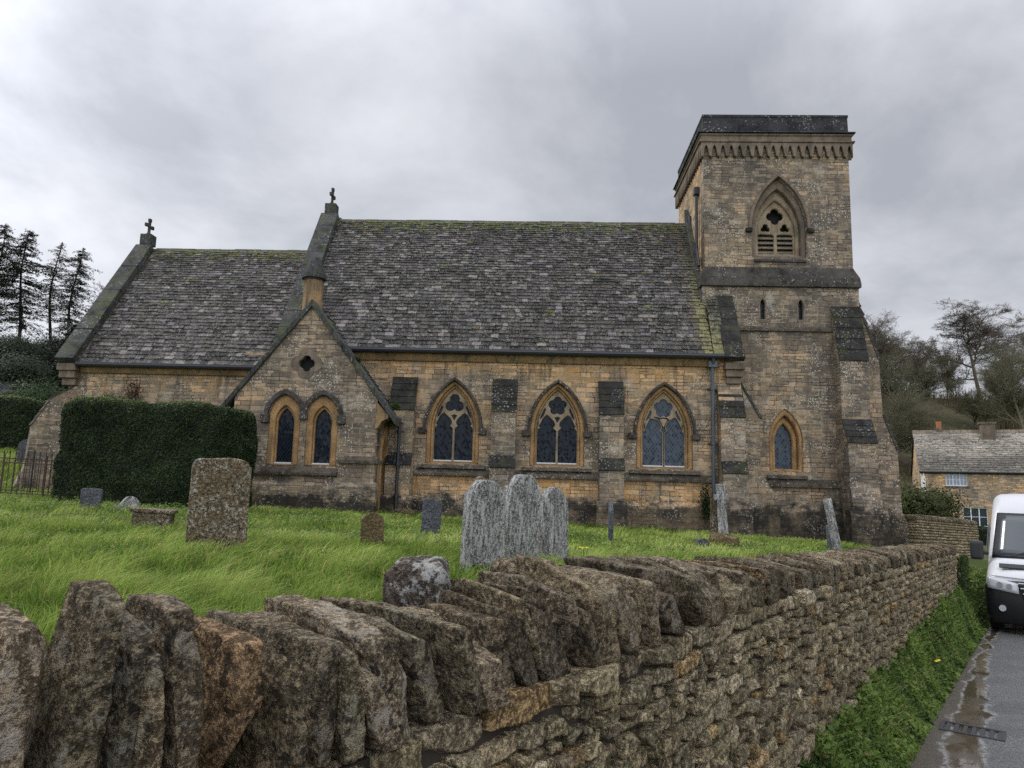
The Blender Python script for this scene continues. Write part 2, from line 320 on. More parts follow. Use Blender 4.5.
def plate(name, outer, holes, y0, th, mat, parent=None, bevel=0, plane='xz'):
    """flat outline with holes, given thickness; plane 'xz' faces -y at y0, plane 'yz' faces +x at y0 (outline in (y,z))"""
    cu = bpy.data.curves.new(name, 'CURVE'); cu.dimensions = '2D'; cu.fill_mode = 'BOTH'; cu.extrude = th/2-bevel
    if bevel: cu.bevel_depth = bevel; cu.bevel_resolution = 1; cu.offset = -bevel
    for poly in [outer]+list(holes):
        sp = cu.splines.new('POLY'); sp.points.add(len(poly)-1); sp.use_cyclic_u = True
        for q, p in zip(sp.points, poly): q.co = (p[0], p[1], 0, 1)
    o = bpy.data.objects.new(name, cu); me = bpy.data.meshes.new_from_object(o)
    bpy.data.objects.remove(o); bpy.data.curves.remove(cu); me.name = name
    n = len(me.vertices); co = np.empty(n*3, np.float32); me.vertices.foreach_get('co', co); co = co.reshape(-1, 3)
    out = np.empty_like(co)
    if plane == 'xz': out[:, 0] = co[:, 0]; out[:, 1] = y0+th/2-co[:, 2]; out[:, 2] = co[:, 1]
    else: out[:, 1] = co[:, 0]; out[:, 0] = y0-th/2+co[:, 2]; out[:, 2] = co[:, 1]
    me.vertices.foreach_set('co', out.ravel()); me.update()
    bm = bmesh.new(); bm.from_mesh(me); bmesh.ops.remove_doubles(bm, verts=bm.verts, dist=1e-5); bmesh.ops.recalc_face_normals(bm, faces=bm.faces); bm.to_mesh(me); bm.free()
    me.materials.clear(); autouv(me)
    return mesh_obj(name, me, mat, parent)

def arch(c, w, z0, zs, rise, n=12):
    """pointed arch outline, counter-clockwise from bottom left"""
    h = w/2; Rr = (rise*rise+h*h)/w; pts = [(c-h, z0), (c+h, z0)]
    if zs - z0 < 1e-6: pts = []
    a1 = math.asin(min(1, rise/Rr))
    if Rr-h < 0: a1 = math.pi-a1
    for i in range(n+1): a = a1*i/n; pts.append((c+h-Rr+Rr*math.cos(a), zs+Rr*math.sin(a)))
    for i in range(n-1, -1, -1): a = a1*i/n; pts.append((c-h+Rr-Rr*math.cos(a), zs+Rr*math.sin(a)))
    return pts
def archring(c, w, zs, rise, th, n=14):
    """horseshoe band outside an arch of width w"""
    o = arch(c, w+2*th, zs, zs, rise+th*1.15, n); i = arch(c, w, zs, zs, rise, n)
    return o+i[::-1]
def foil(cx, cz, k, cr, lr, rot=0, n=48):
    pts = []
    for i in range(n):
        a = 2*math.pi*i/n; best = 0
        for j in range(k):
            b = a-(rot+2*math.pi*j/k); d = lr*lr-(cr*math.sin(b))**2
            if d >= 0 and cr*math.cos(b)+math.sqrt(d) > best: best = cr*math.cos(b)+math.sqrt(d)
        pts.append((cx+best*math.cos(a), cz+best*math.sin(a)))
    return pts
def light_head(c, a, z0, zs, top):
    """window light with a cusped trefoil head; a = half width"""
    p = [(c-a, z0), (c+a, z0), (c+a, zs)]
    right = [(a, zs), (a*1.0, zs+.30*a), (.68*a, zs+.62*a), (.84*a, zs+.78*a), (.88*a, zs+1.05*a), (.72*a, zs+1.35*a), (.42*a, zs+1.66*a)]
    for x, z in right[1:]: p.append((c+x, z))
    p.append((c, top))
    for x, z in right[::-1]: p.append((c-x, z))
    return p

def tag(o, label=None, cat=None, group=None, kind=None):
    if label: o['label'] = label
    if cat: o['category'] = cat
    if group: o['group'] = group
    if kind: o['kind'] = kind
    return o
def empty(name, loc=(0, 0, 0), rz=0, label=None, cat=None, group=None):
    o = bpy.data.objects.new(name, None); COL.objects.link(o); o.empty_display_size = .3
    o.location = loc; o.rotation_euler = (0, 0, rz); return tag(o, label, cat, group)
def copy_tree(o, parent=None):
    c = o.copy(); COL.objects.link(c)
    if parent: c.parent = parent
    for ch in [x for x in bpy.data.objects if x.parent == o]: copy_tree(ch, c)
    return c
def fast_mesh(name, V, F, mat, col=None, parent=None, smooth=False):
    """V (n,3), F (m,k) uniform faces, col per-face (m,3)"""
    me = bpy.data.meshes.new(name); k = F.shape[1]
    me.vertices.add(len(V)); me.vertices.foreach_set('co', V.astype(np.float32).ravel())
    me.loops.add(F.size); me.loops.foreach_set('vertex_index', F.astype(np.int32).ravel())
    me.polygons.add(len(F)); me.polygons.foreach_set('loop_start', np.arange(0, F.size, k, dtype=np.int32))
    if smooth: me.polygons.foreach_set('use_smooth', np.ones(len(F), bool))
    me.update(calc_edges=True)
    if col is not None:
        at = me.color_attributes.new('tint', 'FLOAT_COLOR', 'CORNER')
        c = np.repeat(np.concatenate([col, np.ones((len(col), 1))], 1), k, 0).astype(np.float32); at.data.foreach_set('color', c.ravel())
    return mesh_obj(name, me, mat, parent)
# ------------------------------------------------------------------ ground
TH = R(35.8); DX, DY = math.sin(TH), math.cos(TH)
def LQ(x, y): return x*DX+y*DY, x*DY-y*DX
def XY(l, q): return l*DX+q*DY, l*DY-q*DX
def sm(v, a, b):
    t = min(max((v-a)/(b-a), 0), 1) if b != a else float(v > a); return t*t*(3-2*t)
def road_z(l):
    l = min(l, 24); return -.036*l-(.010*max(0, l-8)**1.2)
def wall_base(l):      # underside of the cope stones
    return float(np.interp(l, [-2, 4.5, 7.4, 14.3, 17], [1.10, 1.085, .99, .73, .64]))
def ground(x, y, bumps=True):
    l, q = LQ(x, y)
    yard = .70-.035*min(max(x, -22), 13)*min(max(y, 0)/16, 1)
    if y > 10: yard += 1.35*sm(y, 19, 34)*sm(-x, 13.5, 19)
    low = float(np.interp(l, [-5, 12, 16, 30, 45], [.06, .06, 0, -.55, -.8]))
    d = .12+3.2*sm(l, 16.5, 19)
    k = sm(-q, 1.30, 1.30+d); z = low*(1-k)+yard*k
    if q > -1.15:
        rz = road_z(l); e = .30+1.2*sm(l, 17, 24)
        z = rz+(low-rz)*(1-sm(q, -1.15, -1.15+e))
        if l > 30: z = low
    # valley floor and hills
    w = sm(x, -8, 12); far = sm(y, 34, 46)
    zr = -.8+19.5*sm(y, 50, 122)+7*sm(y, 120, 260)
    zl = 2.6+16*sm(y, 38, 92)+9*sm(y, 90, 220)
    z = z*(1-far)+(zr*w+zl*(1-w))*far
    if bumps:
        s = .035*sm(-q, 1.5, 2.2)+.6*sm(y, 45, 90)
        z += s*noise.noise(Vector((x*.45, y*.45, 0)) if y < 45 else Vector((x*.06, y*.06, 3)))*(1 if y < 45 else 1.6)
    return z
ql = [-330, -260, -200, -160, -130, -105, -85, -70, -58, -48, -40]+list(np.arange(-34, -4, .8))+list(np.arange(-4, -1.8, .25))+[-1.6, -1.45, -1.42, -1.30, -1.2, -1.15, -1.08, -1., -.92, -.86, -.79, -.7, -.3, 0, .5, 1, 2, 3, 3.5, 4, 5, 7, 10, 14, 20, 28, 40, 55, 75, 100, 140, 200]
ll = [-120, -80, -50, -30, -18, -12, -8, -5, -3]+list(np.arange(-2, 32, .5))+list(np.arange(32, 70, 2.0))+list(np.arange(70, 150, 5.0))+[160, 175, 200, 240, 300, 400]
V = []; 
for l in ll:
    for q in ql:
        x, y = XY(l, q); V.append((x, y, ground(x, y)))
nq = len(ql); F = [(i*nq+j, i*nq+j+1, (i+1)*nq+j+1, (i+1)*nq+j) for i in range(len(ll)-1) for j in range(nq-1)]
def mat_ground():
    m = M_('grassy_ground'); P = m.obj; a = m.noise(P, .35, 5, .6); b = m.noise(P, 3.2, 6, .7); c = m.noise(P, .045, 5, .6)
    near = m.mix(m.step(a, .4, .62), (.055, .085, .018), (.085, .115, .028)); near = m.mix(m.math('MULTIPLY', b, .6), near, (.035, .04, .015))
    hill = m.mix(m.step(c, .42, .60), (.066, .062, .030), (.085, .066, .040)); hill = m.mix(m.step(m.noise(P, .5, 6, .7), .45, .7), hill, (.028, .030, .016))
    y = sepz(m, P)[1]; col = m.mix(m.step(y, 40, 60), near, hill)
    return m.fin(col, .95, m.bump(b, .05, .5), .15)
g = fast_mesh('ground', np.array(V), np.array(F)[:, ::-1], mat_ground(), smooth=True); tag(g, kind='structure')

# lane: wet tarmac with a muddy gutter, pools and drying tide marks
V = []; qs = [-.845, -.8, -.7, -.6, -.5, -.4, -.3, -.2, 0, .3, .8, 1.5, 2.2, 2.9, 3.45]; lr = list(np.arange(-8, 40, .4))
for l in lr:
    for j, q in enumerate(qs):
        qq = q+(.05*noise.noise(Vector((l*1.3, 4, 0)))+.03*noise.noise(Vector((l*5, 1, 0))) if j == 0 else 0)
        if l > 22: qq += (l-22)**1.5*.02
        x, y = XY(l, qq); V.append((x, y, max(road_z(l), ground(x, y, False) if l > 24 else -9)+.006))
nq = len(qs); F = np.array([(i*nq+j, i*nq+j+1, (i+1)*nq+j+1, (i+1)*nq+j) for i in range(len(lr)-1) for j in range(nq-1)])[:, ::-1]
m = M_('wet_lane_tarmac'); P = m.obj
rot = m.map(P, (1, 1, 1), (0, 0, 0), (0, 0, TH))     # x -> across, y -> along
xr, yr, _ = sepz(m, rot)
cmbv = m.node('ShaderNodeCombineXYZ', {0: xr, 1: m.math('MULTIPLY', yr, .55)}).outputs[0]
wob = m.math('SUBTRACT', m.noise(cmbv, 2.6, 7, .68), .5); n2 = m.step(m.noise(P, 70, 4, .8), .36, .64); n3 = m.noise(P, 1.6, 5, .6)
cen = m.node('ShaderNodeMapRange', {'Value': yr, 'From Min': 5.5, 'From Max': 12.5, 'To Min': -.47, 'To Max': -.69}, clamp=True).outputs[0]
wid = m.node('ShaderNodeMapRange', {'Value': yr, 'From Min': 5.5, 'From Max': 12.5, 'To Min': .13, 'To Max': .055}, clamp=True).outputs[0]
dist = m.math('SUBTRACT', m.math('ABSOLUTE', m.math('ADD', m.math('SUBTRACT', xr, cen), m.math('MULTIPLY', wob, .22))), wid)
dist = m.math('ADD', dist, m.math('MULTIPLY', m.math('SUBTRACT', m.noise(cmbv, 1.7, 2, .5), .5), .30))
pool = m.math('LESS_THAN', dist, 0.); rim = m.math('MULTIPLY', m.step(m.math('ABSOLUTE', m.math('SUBTRACT', dist, .012)), m.math('MULTIPLY', m.noise(P, 5, 4, .7), .06), .004), m.step(m.noise(P, 11, 5, .75), .45, .52))
tar = m.mix(n2, (.035, .035, .036), (.185, .182, .180)); tar = m.mix(m.step(n3, .42, .62), tar, m.hsv(tar, v=1.5))  # paler patches put the sky sheen of wet tarmac into the colour
mud = m.mix(m.noise(P, 9, 5, .65), (.060, .045, .032), (.13, .105, .08))
mudm = m.step(m.math('ADD', xr, m.math('MULTIPLY', wob, .5)), -.54, -.70)
col = m.mix(mudm, tar, mud); col = m.mix(pool, col, m.mix(n3, (.075, .055, .035), (.10, .08, .055))); col = m.mix(m.math('MULTIPLY', rim, .7), col, (.40, .385, .365))
rough = m.math('SUBTRACT', m.math('SUBTRACT', .52, m.math('MULTIPLY', m.step(n3, .42, .60), .24)), m.math('MULTIPLY', pool, .36))
hb = m.math('MULTIPLY', n2, m.math('SUBTRACT', 1, pool))
rd = fast_mesh('road', np.array(V), F, m.fin(col, rough, m.bump(hb, .006, .7), .45)); tag(rd, kind='structure')

# ------------------------------------------------------------------ church (local axes: x along the nave, y into the building, z up)
CA = R(2.5); O = Vector((0, 22, 0)); ce, se = math.cos(CA), math.sin(CA)
def CH(s, t): return (s*ce+t*se, 22-s*se+t*ce)
church = empty('church', (0, 22, 0), -CA, 'golden limestone village church with stone slate roofs and a square tower at its right end', 'church')
def P_(name, mb, mat, par=church, **k): return mb.build(name, MAT[mat], par, **k)

# nave wall with its three window openings
WIN = [(-1.79, 1.24), (1.43, 1.26), (4.70, 1.30)]; ZS, ZB, RISE = 3.42, 2.38, 1.36
SUR = .205
outer = [(-8.5, -.3), (6.35, -.3), (6.35, 5.72), (-8.5, 5.72)]
plate('nave_wall', outer, [arch(c, w+2*SUR, ZB-.03, ZS, RISE+.16) for c, w in WIN], 0, .6, MAT['nave'], church)
# west and east gable walls of the nave
zr_, tr_ = 11.4, 3.4
def gable(z_e, z_r, w, up=0): return [(0, -.3), (w, -.3), (w, z_e+up), (w/2, z_r+up), (0, z_e+up)]
mb = MB(); mb.prism_x([(-.02, -.3), (6.82, -.3), (6.82, 5.85), (3.4, 11.25), (-.02, 5.85)], 6.35, 6.98)
mb.prism_x([(.0, -.3), (6.8, -.3), (6.8, 5.85), (3.4, 11.4), (0., 5.85)], -7.3, -6.86)
P_('gable_wall', mb, 'nave')
mb = MB(); mb.box(-8.5, 6.35, 6.3, 6.8, -.3, 5.7); mb.box(-14.4, -8.5, 6.3, 6.8, -.3, 5.1); P_('rear_wall', mb, 'nave')
# chancel
mb = MB(); mb.box(-13.72, -8.5, 0, .6, -.3, 5.10); mb.prism_x([(0, -.3), (6.8, -.3), (6.8, 5.2), (3.4, 9.95), (0, 5.2)], -14.15, -13.72); P_('chancel_wall', mb, 'nave')
# mouldings under the gutters, strings, plinth
mb = MB()
mb.prism_x([(-.10, 5.52), (-.14, 5.60), (-.20, 5.72), (-.20, 5.80), (0.1, 5.80), (.1, 5.52)], -6.85, 6.35)
mb.prism_x([(-.10, 4.92), (-.14, 4.98), (-.20, 5.08), (-.20, 5.15), (0.1, 5.15), (.1, 4.92)], -13.72, -7.0)
P_('eaves_moulding', mb, 'mould')
mb = MB(); mb.prism_x([(-.13, 1.98), (-.13, 2.04), (-.004, 2.20), (.1, 2.20), (.1, 1.98)], -3.2, 6.3)
P_('string_course', mb, 'sill')
mb = MB(); mb.prism_x([(-.14, -.3), (-.14, 1.22), (-.004, 1.36), (.1, 1.36), (.1, -.3)], -3.7, 6.35); mb.prism_x([(-.14, -.3), (-.14, 1.22), (-.004, 1.36), (.1, 1.36), (.1, -.3)], -14.4, -8.0); P_('plinth', mb, 'nave')

def two_light(c, w, five):
    h = w/2
    s_ = plate('window_surround', arch(c, w+2*SUR-.006, ZB-.026, ZS, RISE+.155), [arch(c, w+.16, ZB+.0, ZS, RISE+.03)], .035, .30, MAT['gold'], church, bevel=.03)
    s_.name = 'window'
    plate('window_frame', arch(c, w+.155, ZB+.003, ZS, RISE+.026), [arch(c, w+.02, ZB+.02, ZS, RISE-.05)], .13, .18, MAT['gold'], s_, bevel=.02)
    a = (w-.10)/4; lc = a+.034
    holes = [light_head(c-lc, a, ZB+.05, ZS-.06, ZS+.52), light_head(c+lc, a, ZB+.05, ZS-.06, ZS+.52)]
    zc = ZS+.80
    holes.append(foil(c, zc, 5 if five else 3, .165 if five else .150, .125 if five else .155, math.pi/2))
    holes.append([(c-.085, ZS+.44), (c, ZS+.27), (c+.085, ZS+.44), (c, ZS+.465)])
    for sg in (-1, 1): holes.append([(c+sg*.43, ZS+.50), (c+sg*.535, ZS+.28), (c+sg*.525, ZS+.46), (c+sg*.40, ZS+.74), (c+sg*.355, ZS+.70)][::sg])
    plate('tracery', arch(c, w+.016, ZB+.022, ZS, RISE-.055), holes, .20, .11, MAT['tracery'], s_, bevel=.022)
    g_ = plate('glass', arch(c, w, ZB+.03, ZS, RISE-.07), [], .262, .02, MAT['glass_sky'] if c > 4 else MAT['glass'], s_)
    mb = MB(); mb.box(c-lc-a, c-lc+a, .19, .258, ZB+.046, ZB+.085); mb.box(c+lc-a, c+lc+a, .19, .258, ZB+.046, ZB+.085); P_('inner_sill', mb, 'white_sill', s_)
    mb = MB(); mb.prism_x([(-.13, 2.205), (-.10, 2.24), (.12, ZB+.01), (.15, ZB+.01), (.15, 2.205)], c-h-.42, c+h+.42); P_('sill', mb, 'sill', s_)
    plate('hood_mould', archring(c, w+2*SUR+.02, ZS, RISE+.15, .085), [], -.10, .14, MAT['band'], s_, bevel=.02)
    mb = MB()
    for sg in (-1, 1): mb.box(c+sg*(h+SUR+.10)-.14, c+sg*(h+SUR+.10)+.12, -.13, .0, ZS-.17, ZS+.02)
    P_('label_stop', mb, 'band', s_, bevel=.03)
for i, (c, w) in enumerate(WIN): two_light(c, w, i > 0)

def weather(mb, s0, s1, t0, z0, t1, z1, n=3, th=.012):
    """stone slabs laid on a buttress slope from the foot (t0,z0) to the head (t1,z1)"""
    d = Vector((t1-t0, z1-z0)); ln = d.length; d /= ln; nn = Vector((-d.y, d.x)) if -d.y < 0 else Vector((d.y, -d.x))
    for i in range(n):
        a = Vector((t0, z0))+d*(ln*i/n-(.04 if i == 0 else .02)); b = Vector((t0, z0))+d*(ln*(i+1)/n)
        o0 = nn*(th+.022); o1 = nn*(th*.9)
        mb.prism_x([(a.x, a.y), tuple(a+o0), tuple(b+o1), (b.x, b.y)], s0-.025, s1+.025)
def buttress(s0, s1, prof, slopes, base=1.3, mat='butt'):
    """prof: (t,z) corners of the outer edge from the bottom up; slopes: which corner pairs are weatherings"""
    mb = MB(); poly = [(0.05, prof[0][1])]+prof+[(0.05, prof[-1][1])]; mb.prism_x(poly, s0, s1); b = P_('buttress', mb, mat)
    mb = MB()
    for (t0, z0), (t1, z1), n in slopes: weather(mb, s0, s1, t0, z0, t1, z1, n)
    P_('weathering', mb, 'dark', b)
    t = prof[0][0]; mb = MB(); mb.prism_x([(t-.10, -.3), (t-.10, base-.06), (t, base+.05), (t+.2, base+.05), (t+.2, -.3)], s0-.09, s1+.09); P_('buttress_plinth', mb, mat, b)
    return b
NB = [(-.62, -.3), (-.62, 2.28), (-.44, 2.62), (-.44, 3.96), (-.02, 5.0)]
for s0, s1 in ((-3.70, -2.95), (-.57, .16), (2.69, 3.41)):
    buttress(s0, s1, NB, [((-.62, 2.28), (-.44, 2.62), 1), ((-.44, 3.96), (-.02, 5.0), 5)])
buttress(6.30, 7.02, NB, [((-.62, 2.28), (-.44, 2.62), 1), ((-.44, 3.96), (-.02, 4.9), 3)])
# buttress turned along the nave's end, seen in profile against the tower
mb = MB(); mb.prism_y([(7.0, -.3), (8.15, -.3), (8.15, 1.42), (7.85, 1.95), (7.62, 2.35), (7.62, 4.05), (7.0, 5.1)], .12, .80); b_ = P_('buttress', mb, 'butt')
mb = MB(); mb.prism_y([(7.60, 4.0), (7.70, 3.98), (7.02, 5.18), (6.98, 5.1)], .09, .83); P_('weathering', mb, 'coping', b_)
# kneeler under the raking cope at the nave's right end
mb = MB(); mb.box(6.50, 7.1, -.30, .2, 5.42, 5.62); mb.box(6.54, 7.05, -.22, .2, 5.20, 5.42); mb.box(6.58, 7.0, -.12, .2, 5.0, 5.2); P_('kneeler', mb, 'greyash', bevel=.02)

# roofs: every slate is modelled
def slates(name, s0, s1, t0, z0, t1, z1, rows, tone, seedv=1, parent=church, wmul=1., e0=1.25, mat='slate'):
    rnd = random.Random(seedv); d = Vector((t1-t0, z1-z0)); ln = d.length; d /= ln; nn = Vector((-d.y, d.x)); 
    if nn.y < 0: nn = -nn
    mb = MB(); us = [0.]
    for i in range(rows): us.append(us[-1]+(e0-(e0-.72)*i/rows))
    us = [u/us[-1]*ln for u in us]
    for i in range(rows):
        u0, u1 = us[i], us[i+1]; e = u1-u0; x = s0-rnd.random()*.2
        while x < s1:
            w = (rnd.uniform(.13, .34) if e > .13 else rnd.uniform(.10, .25))*wmul; xa, xb = max(x+.004, s0), min(x+w-.004, s1); x += w
            if xb-xa < .03: continue
            jit = rnd.uniform(-.018, .016) if i else -.02; th = rnd.uniform(.018, .036); lift = rnd.uniform(0, .012); tl = rnd.uniform(-.012, .012)
            ua, ub = u0+jit-.01, min(u1+e*.35, ln)
            def pt(xx, uu, hh): p = Vector((t0, z0))+d*uu+nn*hh; return (xx, p.x, p.y)
            hb = .016+lift
            ch = rnd.uniform(0, .02)
            vs = [pt(xa, ua+ch, hb), pt(xb, ua+tl, hb), pt(xb, ub, .0), pt(xa, ub, .0), pt(xa, ua+ch, hb+th), pt(xb, ua+tl, hb+th), pt(xb, ub, th*.6), pt(xa, ub, th*.6)]
            mb.add(vs, [(4, 5, 6, 7), (0, 1, 5, 4), (1, 2, 6, 5), (3, 0, 4, 7)], tone(rnd, (xa+xb)/2, (u0+u1)/2/ln))
    # keep the deck just below the slates
    o = mb.build(name, MAT[mat], parent); return o
def grey_tone(rnd, x, u):
    n = noise.fractal(Vector((x*.8, u*6, 2)), 1, 2, 4); r = rnd.random()
    v = .036+.034*r+.034*n
    if r > .83: v += .15*rnd.random()
    if r < .30: v *= .34
    v = max(.012, v); hue = rnd.random()
    c = [v*1.08, v*(1.0-.03*hue), v*(.86-.08*hue+.24*(1-hue))]
    mo = max(0, (u-.88)/.12)+max(0, noise.noise(Vector((x*1.3, u*9, 7)))-.45)*.8
    if rnd.random() < mo*.95: c = [.052+.05*rnd.random(), .060+.05*rnd.random(), .018]
    return tuple(c)
def nave_tone(rnd, x, u):
    if x > 5.62+.05*math.sin(u*40) and u < .93:
        if x < 5.80: v = .05+.04*rnd.random(); return (v*1.25, v, v*.72)
        k = rnd.random(); f = .35+.65*sm(.72-u, -.1, .45); f = f*f; return ((.15+.07*k)*f+.02, (.145+.06*k)*f+.02, (.050+.02*k)*f+.02)
    return grey_tone(rnd, x, u)
# west strip of newer regular slates is laid in the same courses
ez, et = 5.86, -.26
zt, tt = 11.38, 3.36
slates('nave_roof', -6.85, 6.16, et, ez, tt, zt, 46, nave_tone, 3)
o_ = slates('nave_roof_end', 6.16, 6.52, et, ez, et+(1.16/5.52*3.62)+.25, ez+2.1, 14, nave_tone, 5); o_.name = 'nave_roof'
cz0, cz1 = 5.22, 10.14
slates('chancel_roof', -13.72, -7.3, -.25, cz0, 3.36, cz1, 40, grey_tone, 9)
mb = MB()
def deck(s0, s1, t0, z0, t1, z1, th=.10): mb.prism_x([(t0, z0-.01), (t1, z1-.01), (2*3.4-t0, z0-.01), (2*3.4-t0, z0-th-.05), (t1, z1-th-.15), (t0+.06, z0-th)][::-1], s0, s1)
deck(-6.86, 6.18, et+.03, ez, 3.4, zt); deck(-13.72, -7.3, -.22, cz0, 3.4, cz1)
P_('roof_underlay', mb, 'deck')
MAT['ridge'] = darkstone('mossy_ridge_stone', (.050, .048, .040), .3, .75)
mb = MB(); rr = random.Random(4)
for (a, b, z) in ((-6.8, 6.18, zt), (-13.7, -7.3, cz1)):
    x = a
    while x < b:
        w = min(.5, b-x); dz = rr.uniform(-.012, .012); mb.prism_x([(3.15, z-.30+dz), (3.4, z+.10+dz), (3.65, z-.30+dz), (3.55, z-.34+dz), (3.4, z-.10+dz), (3.25, z-.34+dz)], x+.004, x+w-.004); x += .5
P_('ridge_tiles', mb, 'ridge', bevel=.012)

def rake(name, s0, s1, t0, z0, t1, z1, th, mat, par=church, both=0, n=7):
    """raking cope stones between two points of the (t,z) plane"""
    mb = MB(); d = Vector((t1-t0, z1-z0)); ln = d.length; d /= ln; nn = Vector((-d.y, d.x))
    if nn.y < 0: nn = -nn
    r_ = random.Random(int(s0*10)+n)
    for i in range(n):
        a = Vector((t0, z0))+d*(ln*i/n+.004); b = Vector((t0, z0))+d*(ln*(i+1)/n-.004); e = r_.uniform(-.012, .012)
        q = [tuple(a), tuple(b), tuple(b+nn*(th+e)), tuple(a+nn*(th+e))]; mb.prism_x(q, s0+e, s1+e)
        if both: mb.prism_x([(2*both-p[0], p[1]) for p in q][::-1], s0+e, s1+e)
    return P_(name, mb, mat, par, bevel=.018)
rake('raking_cope', 6.46, 7.06, -.30, 5.66, 1.05, 7.96, .20, 'dark', n=5)
rake('raking_cope', -7.45, -6.80, -.32, 5.78, 3.36, 11.50, .22, 'coping', both=3.4, n=9)
rake('raking_cope', -14.36, -13.75, -.32, 5.16, 3.36, 10.16, .26, 'coping', both=3.4, n=9)
mb = MB(); mb.box(-14.36, -13.75, -.36, .1, 4.95, 5.17); mb.box(-14.32, -13.80, -.28, .1, 4.72, 4.95); mb.box(-14.27, -13.84, -.16, .1, 4.5, 4.72); P_('kneeler', mb, 'greyash', bevel=.02)
# finials
def cross(name, s, z, par=church, h=.9, arm=.30):
    mb = MB(); mb.box(s-.21, s+.21, 3.20, 3.60, z-.42, z+.0); mb.prism_y([(s-.11, z+.0), (s+.11, z+.0), (s+.05, z+.10), (s-.05, z+.10)], 3.35, 3.45)
    p = P_('cross_base', mb, 'coping', par, bevel=.02); mb = MB()
    w = .045; z -= .20; c = z+.28+h*.52
    mb.box(s-.042, s+.042, 3.4-w, 3.4+w, z+.25, z+.28+h); mb.box(s-.041, s+.041, 3.4-arm, 3.4+arm, c-.04, c+.05)
    for (yy, zz) in ((3.4-arm, c+.01), (3.4+arm, c+.01), (3.4, z+.28+h)): mb.box(s-.05, s+.05, yy-.065, yy+.065, zz-.065, zz+.065)
    P_('cross', mb, 'band', p, bevel=.02)
cross('cross', -14.06, 10.74, h=.50, arm=.20); cross('cross', -7.12, 12.02, h=.52, arm=.19)

# flashing stones where the nave roof meets the tower
mb = MB(); 
for i in range(7):
    a = 1.0+i*.36; z = ez+1.525*(a-et); mb.prism_x([(a-.02, z+.02), (a+.34, z+.56), (a+.34, z+.95), (a-.02, z+.41)], 6.05, 6.19)
P_('roof_abutment', mb, 'coping')
# gutters and pipes
mb = MB(); mb.tube([(-6.3, -.36, 5.80), (6.45, -.36, 5.80)], .075, 8); mb.tube([(-13.75, -.34, 5.15), (-7.3, -.34, 5.15)], .07, 8)
mb.box(-6.3, 6.45, -.42, -.28, 5.80, 5.87); mb.box(-13.75, -7.3, -.40, -.27, 5.15, 5.215)
P_('gutter', mb, 'gutter')
def pipe(s, t, z0, z1, r, mat, n=3, hop=True):
    mb = MB(); mb.tube([(s, t, z0), (s, t, z1)], r, 10)
    for i in range(n): z = z0+(z1-z0)*(i+.6)/n; mb.tube([(s, t, z-.05), (s, t, z+.05)], r*1.45, 10); mb.box(s-.14, s+.14, t+.03, t+.15, z-.02, z+.02)
    if hop: mb.box(s-.13, s+.13, t-.10, t+.14, z1-.02, z1+.16)
    mb.tube([(s, t, z1), (s, t-.1, z1+.12), (s, -.36, 5.78)], r*.8, 8) if hop else None
    P_('drainpipe', mb, mat)
pipe(6.13, -.17, .5, 5.50, .058, 'pipe'); pipe(-3.30, -.75, .75, 3.62, .05, 'gutter', 3, False)
mb = MB(); mb.tube([(6.155, 3.05, 11.6), (6.155, 2.75, 9.3)], .05, 6); mb.tube([(6.11, 1.75, 11.9), (6.11, 1.75, 9.9), (6.11, 1.4, 9.2)], .05, 6); mb.box(6.02, 6.2, 1.62, 1.88, 11.85, 12.1); P_('drainpipe', mb, 'gutter')

# chimney shaft rising behind the porch gable
mb = MB(); c = (-6.42, -.1)
def ngon(r, k=8, rot=math.pi/8): return [(c[0]+r*math.cos(rot+2*math.pi*i/k), c[1]+r*math.sin(rot+2*math.pi*i/k)) for i in range(k)]
mb.prism_z(ngon(.31), 5.6, 8.02); sh = P_('chimney', mb, 'mould')
mb = MB()
for r0, z0, z1 in ((.33, 8.02, 8.08), (.40, 8.08, 8.17), (.36, 8.17, 8.25)): mb.prism_z(ngon(r0), z0, z1)
v0 = [(*p, 8.25) for p in ngon(.34)]+[(*p, 8.78) for p in ngon(.17)]; mb.add(v0, [(i, (i+1) % 8, 8+(i+1) % 8, 8+i) for i in range(8)]+[tuple(range(8, 16))]); P_('chimney_cap', mb, 'coping', sh, bevel=.01)

# ------------------------------------------------------------------ porch
pt = -2.0; ap = -5.77; pl, pr = -7.84, -3.72; zap = 6.72; ze = zap-1.30*(ap-pl)
LAN = [(-6.35, .50), (-5.265, .50)]
plate('porch_wall', [(pl, -.3), (pr, -.3), (pr, ze), (ap, zap), (pl, ze)], [arch(c, w+.42, 2.12, 3.50, .62) for c, w in LAN]+[foil(-5.83, 5.03, 4, .12, .17)], pt, .45, MAT['porch'], church)
for c, w in LAN:
    s_ = plate('window', arch(c, w+.415, 2.125, 3.50, .615), [arch(c, w+.06, 2.16, 3.36, .46)], pt+.03, .26, MAT['gold'], church, bevel=.03)
    plate('inner_surround', arch(c, w+.055, 2.162, 3.36, .456), [arch(c, w-.03, 2.17, 3.32, .42)], pt+.12, .14, MAT['gold'], s_, bevel=.015)
    plate('glass', arch(c, w-.02, 2.165, 3.325, .43), [], pt+.21, .02, MAT['glass'], s_)
    mb = MB(); mb.box(c-w/2, c+w/2, pt+.08, pt+.20, 2.165, 2.205); P_('inner_sill', mb, 'white_sill', s_)
    plate('hood_mould', archring(c, w+.44, 3.50, .63, .13), [], pt-.10, .15, MAT['band'], s_, bevel=.02)
mb = MB(); 
for s in (LAN[0][0]-.55, LAN[1][0]+.55): mb.box(s-.12, s+.12, pt-.12, pt+.02, 3.30, 3.56)
